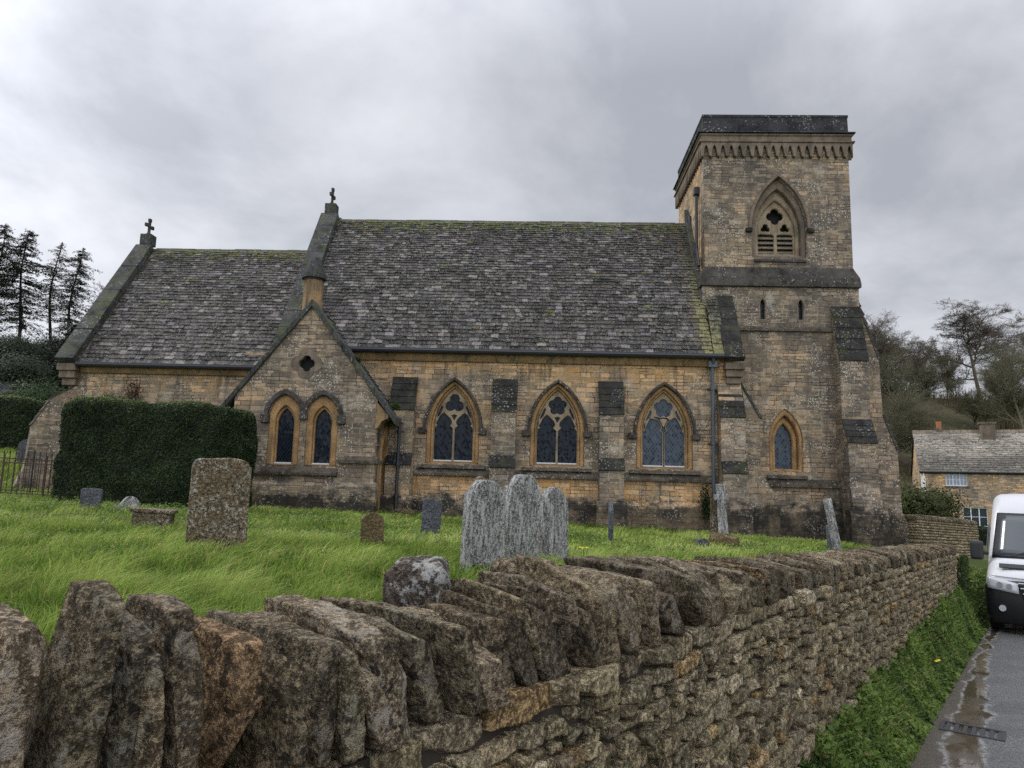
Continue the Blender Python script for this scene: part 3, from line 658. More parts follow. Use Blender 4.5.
mb.box(-5.92, -5.70, pt-.11, pt+.02, 3.40, 3.60); P_('label_stop', mb, 'band', bevel=.03)
q_ = plate('gable_opening', foil(-5.83, 5.03, 4, .22, .24), [foil(-5.83, 5.03, 4, .11, .125)], pt-.012, .25, MAT['greyash'], church, bevel=.012)
plate('void', foil(-5.83, 5.03, 4, .11, .17), [], pt+.2, .02, MAT['void'], q_)
mb = MB(); mb.prism_x([(pt-.12, 2.22), (pt-.12, 2.30), (pt, 2.42), (pt+.1, 2.42), (pt+.1, 2.22)], -4.72, pr+.1)
mb.prism_x([(pt-.13, 1.86), (pt-.13, 1.92), (pt+.05, 2.13), (pt+.1, 2.13), (pt+.1, 1.86)], -7.2, -4.74); mb.prism_y([(pr, 2.22), (pr+.12, 2.22), (pr+.12, 2.30), (pr, 2.42)], pt-.12, -1.5)
P_('string_course', mb, 'sill')
mb = MB(); mb.prism_x([(pt-.14, -.3), (pt-.14, 1.58), (pt-.0, 1.70), (pt+.1, 1.70), (pt+.1, -.3)], pl-.1, pr+.10); P_('plinth', mb, 'porch')
# side wall with the doorway
so = plate('porch_side_wall', [(pt+.45, -.3), (0, -.3), (0, ze-.05), (pt+.45, ze-.05)], [arch(-.86, .98, .5, 2.45, .95)], pr, .4, MAT['porch'], church, plane='yz')
plate('door_surround', arch(-.86, .976, .5, 2.45, .946), [arch(-.86, .70, .52, 2.42, .72)], pr+.05, .32, MAT['gold'], church, bevel=.02, plane='yz')
plate('door', arch(-.86, .72, .52, 2.42, .73), [], pr-.26, .05, MAT['void'], church, plane='yz')
mb = MB(); mb.box(pl, pl+.4, pt+.45, 0, -.3, ze-.05); P_('porch_side_wall', mb, 'porch')
mb = MB()
for sg in (-1, 1):
    pp = [(ap, zap-.02), (ap, zap-.16), (ap+sg*2.42, zap-.16-1.30*2.42), (ap+sg*2.42, zap-.02-1.30*2.42)]; mb.prism_y(pp if sg < 0 else pp[::-1], pt+.3, 2.2 if False else 1.2)
P_('porch_roof', mb, 'deck')
def slates_x(name, sg, rows, seedv):
    rnd = random.Random(seedv); mb = MB(); L0 = 2.46
    d = Vector((-sg*1, 1.30)).normalized(); nn = Vector((sg*1.30, 1)).normalized(); st = Vector((ap+sg*L0, zap-.02-1.30*L0)); ln = math.hypot(L0, 1.3*L0)
    for i in range(rows):
        u0 = ln*i/rows; e = ln/rows; y = pt+.38
        while y < .9:
            w = rnd.uniform(.16, .36); th = rnd.uniform(.02, .035)
            P4 = [st+d*(u0-.01)+nn*.02, st+d*(u0+e*1.35)]; 
            a, b = P4; a2, b2 = a+nn*th, b+nn*th*.6
            vs = [(a.x, y, a.y), (a.x, y+w-.008, a.y), (b.x, y+w-.008, b.y), (b.x, y, b.y), (a2.x, y, a2.y), (a2.x, y+w-.008, a2.y), (b2.x, y+w-.008, b2.y), (b2.x, y, b2.y)]
            mb.add(vs, [(4, 5, 6, 7), (0, 1, 5, 4), (1, 2, 6, 5), (3, 0, 4, 7)], grey_tone(rnd, y, u0/ln)); y += w
    mb.build(name, MAT['slate'], church)
slates_x('porch_roof', 1, 22, 3); slates_x('porch_roof', -1, 22, 4)
# raking copes of the porch gable
mb = MB(); L0 = 2.62; nst = 8; r_ = random.Random(2)
for sg in (-1, 1):
    for i in range(nst):
        x0, x1 = L0*i/nst+.004, L0*(i+1)/nst-.004; e = r_.uniform(-.01, .01)
        pp = [(ap+sg*x0, zap-1.3*x0-.005), (ap+sg*x1, zap-1.3*x1-.005), (ap+sg*x1, zap-1.3*x1+.20+e), (ap+sg*x0, zap-1.3*x0+.20+e)]
        mb.prism_y(pp if sg < 0 else pp[::-1], pt-.10+e, pt+.46)
P_('gable_cope', mb, 'coping', bevel=.018)
mb = MB(); mb.prism_y([(pr-.02, 3.18), (pr+.06, 3.24), (pr+.16, 3.42), (pr+.34, 3.50), (pr+.34, 3.60), (pr-.02, 3.98)], pt-.04, pt+.4); P_('kneeler', mb, 'mould', bevel=.015)
mb = MB(); mb.box(pr+.004, pr+.16, pt+.404, -.004, 3.68, 3.80); P_('eaves_moulding', mb, 'mould')

# chancel corner buttress, set diagonally
mb = MB(); mb.prism_x([(.3, -.3), (-1.30, -.3), (-1.22, 1.25), (-.98, 1.9), (-.92, 3.2), (-.50, 4.05), (.3, 4.6)], -.28, .28)
b_ = mb.build('buttress', MAT['butt'], church, (-14.1, .05, 0), (0, 0, R(-48)))
mb = MB(); weather(mb, -.28, .28, -.92, 3.2, -.50, 4.05, 4); weather(mb, -.28, .28, -.50, 4.05, .0, 4.42, 3); mb.build('weathering', MAT['band'], b_)

# ------------------------------------------------------------------ tower
TA, TB = 6.10, 11.12; T0 = .94; U0_, U1_ = 6.20, 11.0; TD = 5.45
BC = 8.65
plate('tower_wall', [(TA, -.3), (TB, -.3), (TB, 8.4), (TA, 8.4)], [arch(8.66, 1.06, 2.42, 3.42, .98), arch(8.04, .17, 7.30, 7.80, .17), arch(9.26, .17, 7.30, 7.80, .17)], T0, .55, MAT['tower'], church)
plate('tower_wall', [(U0_, 8.9), (U1_, 8.9), (U1_, 13.3), (U0_, 13.3)], [arch(BC, 1.80, 9.40, 10.36, 1.80)], 1.0, .5, MAT['tower'], church)
mb = MB(); mb.box(TB-.5, TB, T0+.55, TD, -.3, 8.4); mb.box(TA, TB-.5, TD-.5, TD, -.3, 8.4); mb.box(U1_-.5, U1_, 1.5, TD-.1, 8.9, 13.3); mb.box(U0_+.5, U1_-.5, TD-.6, TD-.1, 8.9, 13.3)
P_('tower_wall', mb, 'tower')
mb = MB(); mb.box(TA, TA+.5, T0+.55, TD-.5, -.3, 8.4); mb.box(U0_, U0_+.5, 1.5, TD-.1, 8.9, 13.3); P_('tower_wall', mb, 'tower_lit_side')
def ringband(name, mat, prof, f0=None, f1=None, fy0=None, fy1=None, bev=0):
    """a moulding round the tower; prof = (outward offset, z) from the bottom"""
    f0, f1 = (U0_ if f0 is None else f0), (U1_ if f1 is None else f1); y0, y1 = (1.0 if fy0 is None else fy0), (TD-.1 if fy1 is None else fy1)
    mb = MB(); vs = []
    for o_, z in prof: vs += [(f0-o_, y0-o_, z), (f1+o_, y0-o_, z), (f1+o_, y1+o_, z), (f0-o_, y1+o_, z)]
    n = len(prof); fs = [(i*4+j, i*4+(j+1) % 4, (i+1)*4+(j+1) % 4, (i+1)*4+j) for i in range(n-1) for j in range(4)]+[(3, 2, 1, 0), tuple(range((n-1)*4, n*4))]
    mb.add(vs, fs); return P_(name, mb, mat, bevel=bev)
ringband('string_course', 'band', [(.02, 8.36), (.17, 8.38), (.17, 8.50), (.15, 8.66), (.15, 8.68), (.03, 8.98), (.004, 9.06)])
mb = MB(); mb.prism_x([(T0-.09, 6.90), (T0-.09, 6.98), (T0-.004, 7.06), (T0+.1, 7.06), (T0+.1, 6.90)], TA, TB); mb.prism_x([(T0-.13, 1.93), (T0-.13, 2.0), (T0-.004, 2.18), (T0+.1, 2.18), (T0+.1, 1.93)], 7.7, 10.28)
P_('string_course', mb, 'sill')
mb = MB(); mb.prism_x([(T0-.16, -.3), (T0-.16, 1.16), (T0-.004, 1.32), (T0+.1, 1.32), (T0+.1, -.3)], 7.0, 11.3); P_('plinth', mb, 'tower')
# corbel table, cornice, parapet
def scallop(a, b, n, z0, z1, rev=False):
    w = (b-a)/n; pts = [(a, z1)]
    for i in range(n):
        x = a+i*w; pts += [(x+.02, z0+.04), (x+w*.16, z0), (x+w*.30, z0+.05)]
        for k in range(1, 6): u = k/6; pts.append((x+w*(.30+.62*u), z0+.05+(z1-z0-.14)*math.sin(math.pi*u)**.6))
        pts.append((x+w*.94, z0+.05))
    pts += [(b, z0+.02), (b, z1)]; return pts[::-1]
plate('corbel_table', scallop(U0_-.10, U1_+.10, 18, 12.83, 13.34), [], .86, .14, MAT['greyash'], church, bevel=.012)
plate('corbel_table', [(y, z) for y, z in scallop(1.02, TD, 17, 12.83, 13.34)], [], U0_, .12, MAT['greyash'], church, plane='yz')
plate('corbel_table', [(y, z) for y, z in scallop(1.02, TD, 17, 12.83, 13.34)], [], U1_+.12, .12, MAT['greyash'], church, plane='yz')
ringband('cornice', 'greyash', [(.10, 13.34), (.17, 13.36), (.17, 13.41), (.09, 13.44), (.09, 13.58), (.14, 13.62), (.14, 13.66), (.10, 13.68)])
ringband('parapet', 'parapet', [(.10, 13.68), (.20, 13.69), (.18, 13.73), (.02, 13.78), (.01, 14.30), (.03, 14.32), (.03, 14.40), (-.4, 14.42)])
# belfry opening
b_ = plate('belfry_window', arch(BC, 1.795, 9.404, 10.36, 1.795), [arch(BC, 1.50, 9.50, 10.33, 1.50)], 1.10, .35, MAT['greyash'], church, bevel=.04)
plate('inner_order', arch(BC, 1.53, 9.42, 10.33, 1.53), [arch(BC, 1.26, 9.60, 10.30, 1.20)], 1.30, .22, MAT['tracery'], b_, bevel=.05)
def circ(cx, cz, r, n=20): return [(cx+r*math.cos(2*math.pi*i/n), cz+r*math.sin(2*math.pi*i/n)) for i in range(n)]
holes = [foil(BC, 10.30+.66, 4, .145, .135, 0)]
for sg in (-1, 1):
    a = .26; c = BC+sg*.315
    holes.append([(c-a, 9.66), (c+a, 9.66), (c+a, 10.30), (c+.16, 10.345), (c-.16, 10.345), (c-a, 10.30)]); holes.append(foil(BC+sg*.32, 10.30+.235, 3, .075, .085, math.pi/2))
plate('tracery', arch(BC, 1.28, 9.58, 10.30, 1.21), holes, 1.40, .13, MAT['tracery'], b_, bevel=.025)
for sg in (-1, 1):
    for i in range(5):
        mb = MB(); z = 9.68+i*.165; mb.prism_x([(1.40, z), (1.42, z-.02), (1.60, z+.15), (1.58, z+.17)], BC+sg*.315-.27, BC+sg*.315+.27); P_('louvre', mb, 'louvre', b_)
plate('void', arch(BC, 1.4, 9.5, 10.3, 1.4), [], 1.66, .02, MAT['void'], b_)
mb = MB(); mb.prism_x([(.93, 9.24), (.93, 9.30), (1.42, 9.62), (1.46, 9.62), (1.46, 9.24)], BC-.84, BC+.84); P_('sill', mb, 'band', b_)
plate('hood_mould', archring(BC, 1.82, 10.36, 1.82, .10), [], .90, .12, MAT['greyash'], b_, bevel=.02)
mb = MB()
for sg in (-1, 1): mb.box(BC+sg*1.0-.11, BC+sg*1.0+.11, .86, 1.0, 10.24, 10.38)
P_('label_stop', mb, 'dark', b_, bevel=.03)
# lancet low in the tower, slits above
w_ = plate('window', arch(8.66, 1.055, 2.424, 3.42, .975), [arch(8.66, .84, 2.46, 3.34, .84)], T0+.03, .30, MAT['gold'], church, bevel=.05)
plate('inner_surround', arch(8.66, .85, 2.44, 3.34, .85), [arch(8.66, .54, 2.50, 3.32, .62)], T0+.20, .20, MAT['gold'], w_, bevel=.06)
plate('glass', arch(8.66, .60, 2.47, 3.34, .66), [], T0+.34, .02, MAT['glass_sky'], w_)
mb = MB(); mb.prism_x([(T0-.12, 2.185), (T0-.10, 2.24), (T0+.30, 2.46), (T0+.36, 2.46), (T0+.36, 2.185)], 8.66-.62, 8.66+.62); P_('sill', mb, 'sill', w_)
for c in (8.04, 9.26):
    w_ = plate('slit_window', arch(c, .27, 7.24, 7.80, .24), [arch(c, .165, 7.30, 7.80, .165)], T0-.006, .2, MAT['greyash'], church, bevel=.01)
    plate('glass', arch(c, .2, 7.28, 7.80, .2), [], T0+.16, .02, MAT['glass'], w_)
# angle buttresses at the tower's outer corner
def tb(s0, s1, mat='tower'):
    mb = MB(); mb.prism_x([(1.2, -.3), (-.10, -.3), (-.10, 1.55), (.05, 2.05), (.05, 3.32), (.42, 4.05), (.42, 5.92), (.90, 7.75), (1.2, 7.75)], s0, s1); b = P_('buttress', mb, mat)
    mb = MB(); weather(mb, s0, s1, .05, 3.32, .42, 4.05, 4); weather(mb, s0, s1, .42, 5.92, .90, 7.75, 5); P_('weathering', mb, 'dark', b)
    mb = MB(); mb.prism_x([(-.24, -.3), (-.24, 1.14), (-.10, 1.3), (.3, 1.3), (.3, -.3)], s0-.12, s1+.12); P_('buttress_plinth', mb, mat, b)
tb(10.22, 11.08)
mb = MB(); mb.prism_y([(11.1, -.3), (12.42, -.3), (12.42, .9), (12.25, 1.25), (12.2, 3.15), (11.80, 4.3), (11.75, 6.1), (11.10, 8.1)], 1.15, 2.0); b_ = P_('buttress', mb, 'tower')
mb = MB()
for (x0, z0, x1, z1, n) in ((12.2, 3.15, 11.80, 4.3, 5), (11.75, 6.1, 11.10, 8.1, 7)):
    for i in range(n):
        a, b2 = i/n, (i+1)/n; xa, za, xb, zb = x0+(x1-x0)*a, z0+(z1-z0)*a, x0+(x1-x0)*b2, z0+(z1-z0)*b2
        mb.prism_y([(xa-.02, za-.02), (xa+.08, za+.01), (xb+.03, zb+.01), (xb-.02, zb)], 1.12, 2.03)
P_('weathering', mb, 'band', b_)
# ------------------------------------------------------------------ dry stone wall along the lane
_grid = {}
def cube_grid(nx, ny, nz):
    k = (nx, ny, nz)
    if k in _grid: return _grid[k]
    vs = {}; P = []; F = []
    def vid(p):
        key = tuple(round(c*1000) for c in p)
        if key not in vs: vs[key] = len(P); P.append(p)
        return vs[key]
    def face(fn, na, nb):
        for i in range(na):
            for j in range(nb): F.append([vid(fn(-1+2*a/na, -1+2*b/nb)) for a, b in ((i, j), (i+1, j), (i+1, j+1), (i, j+1))])
    face(lambda a, b: (a, -1, b), nx, nz); face(lambda a, b: (-a, 1, b), nx, nz)
    face(lambda a, b: (1, a, b), ny, nz); face(lambda a, b: (-1, -a, b), ny, nz)
    face(lambda a, b: (a, b, 1), nx, ny); face(lambda a, b: (a, -b, -1), nx, ny)
    _grid[k] = (np.array(P), np.array(F)); return _grid[k]
def rock(sz, res, rnd, pw=6., cuts=4, amp=.012, ns=9., cutlo=.62, cuthi=.92):
    P, F = cube_grid(*res); V = P.copy()
    nrm = (np.abs(V)**pw).sum(1)**(1/pw); V = V/nrm[:, None]
    for _ in range(cuts):
        n = Vector((rnd.gauss(0, 1), rnd.gauss(0, 1), rnd.gauss(0, 1))).normalized(); n = np.array(n)
        sup = np.abs(n).sum(); d = sup*rnd.uniform(cutlo, cuthi); k = V@n-d; V -= np.where(k > 0, k, 0)[:, None]*n
    V = V*np.array(sz)/2
    off = Vector((rnd.uniform(0, 90), rnd.uniform(0, 90), rnd.uniform(0, 90)))
    Nn = V/np.maximum(np.linalg.norm(V/np.array(sz), axis=1), 1e-6)[:, None]/np.array(sz)**2; Nn /= np.linalg.norm(Nn, axis=1)[:, None]
    dsp = np.array([noise.fractal(Vector(p)*ns+off, .75, 2.1, 6)*.8 - .9*abs(noise.noise(Vector(p)*ns*.6+off)) for p in V])
    dsp -= dsp.mean()+.25*dsp.std(); return V+Nn*(dsp*amp)[:, None], F
SKEW = 0
wall = empty('stone_wall', (*XY(0, -1.4), 0), 0, 'long dry stone wall beside the lane topped with rough upright cope stones', 'wall')
wall.rotation_euler = (0, 0, math.pi/2-TH)      # local x along the wall, local -y towards the lane
def LW(l, q): return (l, -(q+1.4))
MAT['cope'] = lichen_stone('cope_stone', (.125, .098, .066), (.285, .232, .162), .55, (.44, .405, .34), 16., orange=.25, spotdark=.8, bump=.022, gi=True)
MAT['rubble'] = lichen_stone('rubble_stone', (.18, .148, .098), (.36, .298, .200), .10, (.52, .51, .47), 9., bump=.014, spotdark=.3, gi=True, grain=70.)
cm = lichen_stone('white_lichen_cope', (.055, .045, .04), (.14, .11, .085), 1.05, (.62, .62, .60), 11., bump=.02)
rw = random.Random(11)
def cope_stone(l0, l1, h, lean=0., q0=-1.17, dep=.46, res=(10, 16, 14), slope=.25, tilt=0., mat=None, z0=None, yaw=0., cuts=4, taper=.25):
    th = (l1-l0); V, F = rock((th, dep, h), res, rw, 22., cuts, .007+.018*th, 15., .56, .90)
    z = V[:, 2]+h/2; y = V[:, 1]     # -dep/2 .. dep/2 ; local y: negative = lane side
    z = z*(1-slope*np.clip((y+dep/2)/dep*-1+.55, 0, 1)*1.0*(z/h))   # lower towards the lane
    x = V[:, 0]*(1-taper*np.clip(z/h, 0, 1)**2.6)+lean*z
    x, y = x*math.cos(yaw)-y*math.sin(yaw), x*math.sin(yaw)+y*math.cos(yaw)
    lc = (l0+l1)/2; zb = wall_base(lc) if z0 is None else z0
    cx, cy = LW(lc, q0-dep/2)
    return np.stack([x+cx, y+cy, z+zb-.015], 1), F
near = [(.30, .405, .30, .05, .30), (.420, .500, .37, .05, .20), (.508, .582, .40, .10, .15), (.590, .648, .345, .06, .18), (.664, .700, .305, -.04, .22), (.718, .776, .36, -.08, .20), (.815, .882, .295, .05, .40), (.918, .966, .245, -.06, .44), (1.0, 1.07, .26, .03, .44), (1.105, 1.16, .24, -.1, .4)]
allc = [(a, b, h, ln, .14, d_) for a, b, h, ln, d_ in near]
x = 1.165; rw.seed(14)
while x < 16.2:
    w = rw.choice([rw.uniform(.06, .11), rw.uniform(.10, .16)]); ln = -(rw.uniform(.15, .65) if x < 6 else rw.uniform(.1, .7)); hm = float(np.interp(x, [1.1, 1.5, 1.8, 2.4, 3.6, 5.6, 16], [.25, .27, .30, .30, .22, .175, .175]))
    allc.append((x, x+w+.012, hm*rw.uniform(.74, 1.12), ln, rw.uniform(.10, .50), rw.uniform(.38, .50))); x += w*rw.uniform(.86, 1.06)
x = -1.7
while x < .27: w = rw.uniform(.09, .13); allc.append((x, x+w, rw.uniform(.28, .36), rw.uniform(-.1, .1), .16, rw.uniform(.28, .44))); x += w+.012
def tint3(r, lo=.62, hi=1.32):
    v = r.uniform(lo, hi); return (v*r.uniform(.97, 1.05), v, v*r.uniform(.88, 1.0))
restV, restF, restC, nb = [], [], [], 0
for i, (a, b, h, ln, sl, dp) in enumerate(allc):
    res = (16, 46, 46) if i < 16 else (10, 26, 24) if i < 40 else (6, 10, 9)
    V, F = cope_stone(a, b, h, ln, q0=-1.17+rw.uniform(-.03, .03), dep=dp, res=res, slope=sl, yaw=rw.uniform(-.08, .08) if i < 9 else rw.uniform(-.22, .15), cuts=7 if i < 12 else 10, taper=rw.uniform(.1, .3) if i < 9 else rw.uniform(.0, .55))
    c = tint3(rw)
    if rw.random() < .08: c = (c[0]*1.18, c[1]*.98, c[2]*.80)
    if i < 97: fast_mesh('cope_stone', V, F, MAT['cope'], np.tile(c, (len(F), 1)), wall, smooth=True)
    else: restV.append(V); restF.append(F+nb); restC.append(np.tile(c, (len(F), 1))); nb += len(V)
o = fast_mesh('cope_stone', np.concatenate(restV), np.concatenate(restF), MAT['cope'], np.concatenate(restC), wall, smooth=True); o['kind'] = 'stuff'
# a few odd blocks on the churchyard side of the cope
for (l, q, dz, sz, yw, mt) in ((1.10, -1.55, .215, (.15, .22, .09), .5, 'cope'), (1.72, -1.58, .31, (.19, .20, .24), .5, 'white'), (2.35, -1.62, .27, (.22, .2, .10), -.2, 'cope')):
    V, F = rock(sz, (16, 16, 12), rw, 5., 6, .02, 8.); cs, sn = math.cos(yw), math.sin(yw)
    V = np.stack([V[:, 0]*cs-V[:, 1]*sn, V[:, 0]*sn+V[:, 1]*cs, V[:, 2]], 1); cx, cy = LW(l, q); V += np.array([cx, cy, wall_base(l)+dz-sz[2]/2+.02])
    fast_mesh('cope_stone', V, F, cm if mt == 'white' else MAT['cope'], np.tile((1.1, 1.05, 1.), (len(F), 1)), wall, smooth=True)
# coursed rubble face
bv, bf, bc, nb = [], [], [], 0
def course(z_off, hh, l0, l1, q, thick, rnd, lowres_from=6.):
    global nb
    l = l0+rnd.uniform(-.2, 0)
    while l < l1:
        w = hh*rnd.choice([rnd.uniform(.9, 1.6), rnd.uniform(1.4, 3.4)]); w = max(.07, min(w, .34)); hs = hh*rnd.uniform(.74, .99)
        zt = wall_base(l+w/2)-z_off
        lo = l > lowres_from; res = (5, 2, 4) if lo else ((5, 2, 4) if l < .8 else (16, 4, 11) if l < 3.2 else (9, 3, 7))
        V, F = rock((w-.004, thick, hs), res, rnd, 18., 7, .007, 20., .60, .93)
        sk = -.035; rot = rnd.uniform(-.10, .10)
        V = np.stack([V[:, 0], V[:, 1], V[:, 2]+V[:, 0]*rot], 1)
        cx, cy = LW(l+w/2, q-thick/2+rnd.uniform(-.035, .022)); V += np.array([cx, cy, zt-hh/2+rnd.uniform(-.008, .008)])
        c = tint3(rnd, .62, 1.3); 
        if rnd.random() < .03: c = (1.8, 1.8, 1.8)
        elif rnd.random() < .06: c = (c[0]*1.15, c[1]*.98, c[2]*.78)
        bv.append(V); bf.append(F+nb); bc.append(np.tile(c, (len(F), 1))); nb += len(V); l += w
zo = 0.; rb = random.Random(5); first = True
while zo < 1.25:
    hh = rb.choice([rb.uniform(.045, .07), rb.uniform(.06, .10)]) if not first else .095; course(zo, hh, -1.7, 16.3, -1.15, .2, rb); zo += hh*.97; first = False
o = fast_mesh('stonework', np.concatenate(bv), np.concatenate(bf), MAT['rubble'], np.concatenate(bc), wall, smooth=True)
mb = MB()
for i in range(34):
    a = -2+i*.54; zt = wall_base(a+.27)-.03; (x0, y0), (x1, y1) = LW(a, -1.63), LW(a+.54, -1.20); mb.box(x0, x1, y1, y0, -.6, zt)
mb.build('wall_core', plain('wall_core_rubble', (.035, .028, .02), .95, n=.6), wall)

# second wall crossing behind, near the tower corner
def wall_piece(name, p0, p1, zt0, zt1, h, label, seedv, tintk=1.):
    global bv, bf, bc, nb
    rnd = random.Random(seedv); p0, p1 = Vector(p0), Vector(p1); L = (p1-p0).length; ang = math.atan2((p1-p0).y, (p1-p0).x)
    root = empty(name, (p0.x, p0.y, 0), ang, label, 'wall'); vs, fs, cs, n_ = [], [], [], 0
    zo = 0
    while zo < h:
        hh = rnd.uniform(.08, .14); l = 0
        while l < L:
            w = hh*rnd.uniform(1.3, 3.2); V, F = rock((w-.01, .5, hh*.95), (4, 2, 3), rnd, 6., 3, .01, 8.)
            V += np.array([l+w/2, 0, zt0+(zt1-zt0)*l/L-zo-hh/2]); vs.append(V); fs.append(F+n_); cs.append(np.tile(np.array(tint3(rnd))*tintk, (len(F), 1))); n_ += len(V); l += w
        zo += hh*.96
    fast_mesh('stonework', np.concatenate(vs), np.concatenate(fs), MAT['rubble'], np.concatenate(cs), root, smooth=True)
    vs, fs, cs, n_ = [], [], [], 0; l = 0
    while l < L:
        w = rnd.uniform(.10, .2); hh = rnd.uniform(.12, .24); V, F = rock((w, .52, hh), (4, 5, 4), rnd, 5., 5, .014, 8.); V[:, 0] -= .4*V[:, 2]
        V += np.array([l, 0, zt0+(zt1-zt0)*l/L+hh/2-.02]); vs.append(V); fs.append(F+n_); cs.append(np.tile(np.array(tint3(rnd))*tintk, (len(F), 1))); n_ += len(V); l += w*.85
    fast_mesh('cope', np.concatenate(vs), np.concatenate(fs), MAT['cope'], np.concatenate(cs), root, smooth=True)
wall_piece('garden_wall', (13.6, 24.6), (18.2, 28.6), .98, .72, 1.7, 'low tumbled stone wall beyond the tower, in front of the bush and cottage', 3)

# ------------------------------------------------------------------ headstones
GM = {'pale': lichen_stone('pale_grey_headstone', (.12, .12, .118), (.30, .30, .29), 1.0, (.56, .56, .54), 22., vert=.22, bump=.012, spotdark=.7, grain=70.),
      'brown': lichen_stone('brown_lichened_headstone', (.095, .070, .042), (.19, .145, .088), .75, (.50, .49, .42), 26., bump=.014, orange=.4, spotdark=.9, grain=60.),
      'dark': lichen_stone('dark_slate_headstone', (.055, .058, .066), (.11, .115, .125), .35, (.35, .36, .37), 16., bump=.008),
      'ochre': lichen_stone('mossy_ochre_stone', (.10, .075, .04), (.17, .125, .06), .35, (.4, .38, .3), 14., bump=.012)}
def headstone(x, y, w, h, th, mat, label, shape='plain', yaw=0., tx=0., ty=0., group='headstones in the churchyard'):
    hw = w/2; n = 12
    if shape == 'plain': top = [(hw, h-.03), (hw-.03, h), (-hw+.03, h), (-hw, h-.03)]
    elif shape == 'camber': top = [(hw, h-.11), (hw*.93, h-.10), (hw*.90, h-.07)]+[(hw*.9*math.cos(math.pi*i/n), h-.07+.07*math.sin(math.pi*i/n)) for i in range(1, n)]+[(-hw*.90, h-.07), (-hw*.93, h-.10), (-hw, h-.11)]
    elif shape == 'ogee': top = [(hw, h*.87), (hw*.80, h*.872), (hw*.72, h*.89), (hw*.62, h*.94), (hw*.48, h*.975), (hw*.25, h*.997), (-hw*.25, h*.997), (-hw*.48, h*.975), (-hw*.62, h*.94), (-hw*.72, h*.89), (-hw*.80, h*.872), (-hw, h*.87)]
    elif shape == 'round': top = [(hw*math.cos(math.pi*i/n), h-hw*.8+hw*.8*math.sin(math.pi*i/n)) for i in range(n+1)]
    elif shape == 'gothic': top = [(hw, h*.78), (hw*.7, h*.90), (hw*.3, h*.985), (0, h), (-hw*.3, h*.985), (-hw*.7, h*.90), (-hw, h*.78)]
    elif shape == 'stepped': top = [(hw, h*.84), (hw*.62, h*.86), (hw*.60, h*.93), (hw*.3, h), (-hw*.3, h), (-hw*.60, h*.93), (-hw*.62, h*.86), (-hw, h*.84)]
    o = plate('headstone', [(-hw, -.35), (hw, -.35)]+top, [], -th/2, th, GM[mat], None, bevel=min(.014, th*.12))
    # roughen
    bm = bmesh.new(); bm.from_mesh(o.data); bmesh.ops.subdivide_edges(bm, edges=[e for e in bm.edges if e.calc_length() > .12], cuts=2, use_grid_fill=True)
    for v in bm.verts: v.co += Vector((noise.noise(v.co*5+Vector((x, y, 0))), noise.noise(v.co*5+Vector((9, x, 0)))*.5, noise.noise(v.co*4+Vector((y, 0, 5)))))*.012
    bm.to_mesh(o.data); bm.free()
    o.location = (x, y, ground(x, y)); o.rotation_euler = (tx, ty, yaw)
    return tag(o, label, 'headstone', group)
headstone(-3.60, 9.05, .70, 1.16, .13, 'brown', 'broad brown headstone speckled with pale lichen, standing alone in front of the clipped hedge', 'camber', R(16), R(-2), R(-.6))
headstone(-.30, 8.25, .46, 1.03, .16, 'pale', 'leftmost of the three tall pale grey headstones standing close together behind the wall', 'ogee', R(33), R(3), R(.5))
headstone(.14, 8.85, .45, 1.13, .16, 'pale', 'middle and tallest of the three pale grey headstones standing close together', 'ogee', R(33), R(1), R(1.5))
headstone(.58, 9.35, .40, 1.00, .15, 'pale', 'rightmost of the three pale grey headstones, lower and with a mossy edge', 'gothic', R(33), R(0), R(-1))
headstone(-1.99, 10.75, .34, .50, .13, 'ochre', 'small ochre brown headstone with worn rounded top in front of the porch door', 'gothic', R(10), R(-2), R(-2))
headstone(-1.45, 13.6, .36, .66, .10, 'dark', 'small square-topped dark grey headstone between the porch and the three tall stones', 'plain', R(8), R(-3), R(2))
headstone(2.00, 14.2, .62, .82, .085, 'dark', 'thin grey headstone seen edge-on in the grass below the third nave window', 'round', R(84), R(0), R(-2))
headstone(-.68, 16.5, .36, 1.18, .16, 'brown', 'narrow pointed headstone peeping out behind the leftmost tall grey stone', 'gothic', R(30), 0, R(1))
headstone(6.98, 15.4, .60, 1.17, .17, 'pale', 'tall lichened headstone seen edge-on and leaning left, near the tower', 'plain', R(66), R(-9.), R(0))
headstone(7.40, 16.6, .40, .58, .12, 'dark', 'short grey stone standing behind the tall leaning stone near the tower', 'plain', R(50), R(-3), R(0))
headstone(-8.55, 14.85, .38, .42, .12, 'dark', 'small square grey stone at the foot of the clipped hedge', 'plain', R(14), R(-2), R(1))
headstone(-7.95, 15.1, .34, .30, .09, 'pale', 'little round-topped pale stone tipped over by the hedge foot', 'round', R(40), R(-6), R(38))
headstone(-5.2, 12.2, .32, 1.20, .08, 'pale', 'grey stone whose rounded top shows just above the broad brown headstone', 'round', R(20), 0, 0)
headstone(4.05, 15.2, .30, .17, .10, 'dark', 'tiny grey stub of a stone low in the grass left of the stone cross', 'round', R(20), 0, R(6))
for (x, y, w, h, s, lab) in ((-18.1, 27., .62, .95, 'round', 'round-topped stone beyond the iron railings, left of its twin'), (-16.9, 26.5, .40, 1.15, 'stepped', 'narrow stepped stone beyond the iron railings beside the corner buttress')):
    headstone(x, y, w, h, .14, 'dark', lab, s, R(25))
# low chest stone
mb = MB(); mb.box(-.30, .30, -.14, .14, -.3, .27); mb.box(-.34, .34, -.17, .17, .27, .33)
o = mb.build('tomb_slab', GM['brown'], None, (-5.95, 12.2, ground(-5.95, 12.2)-.02), (R(2), R(3), R(12)), bevel=.02); tag(o, 'low block of a chest tomb sunk in the grass near the hedge', 'tomb')
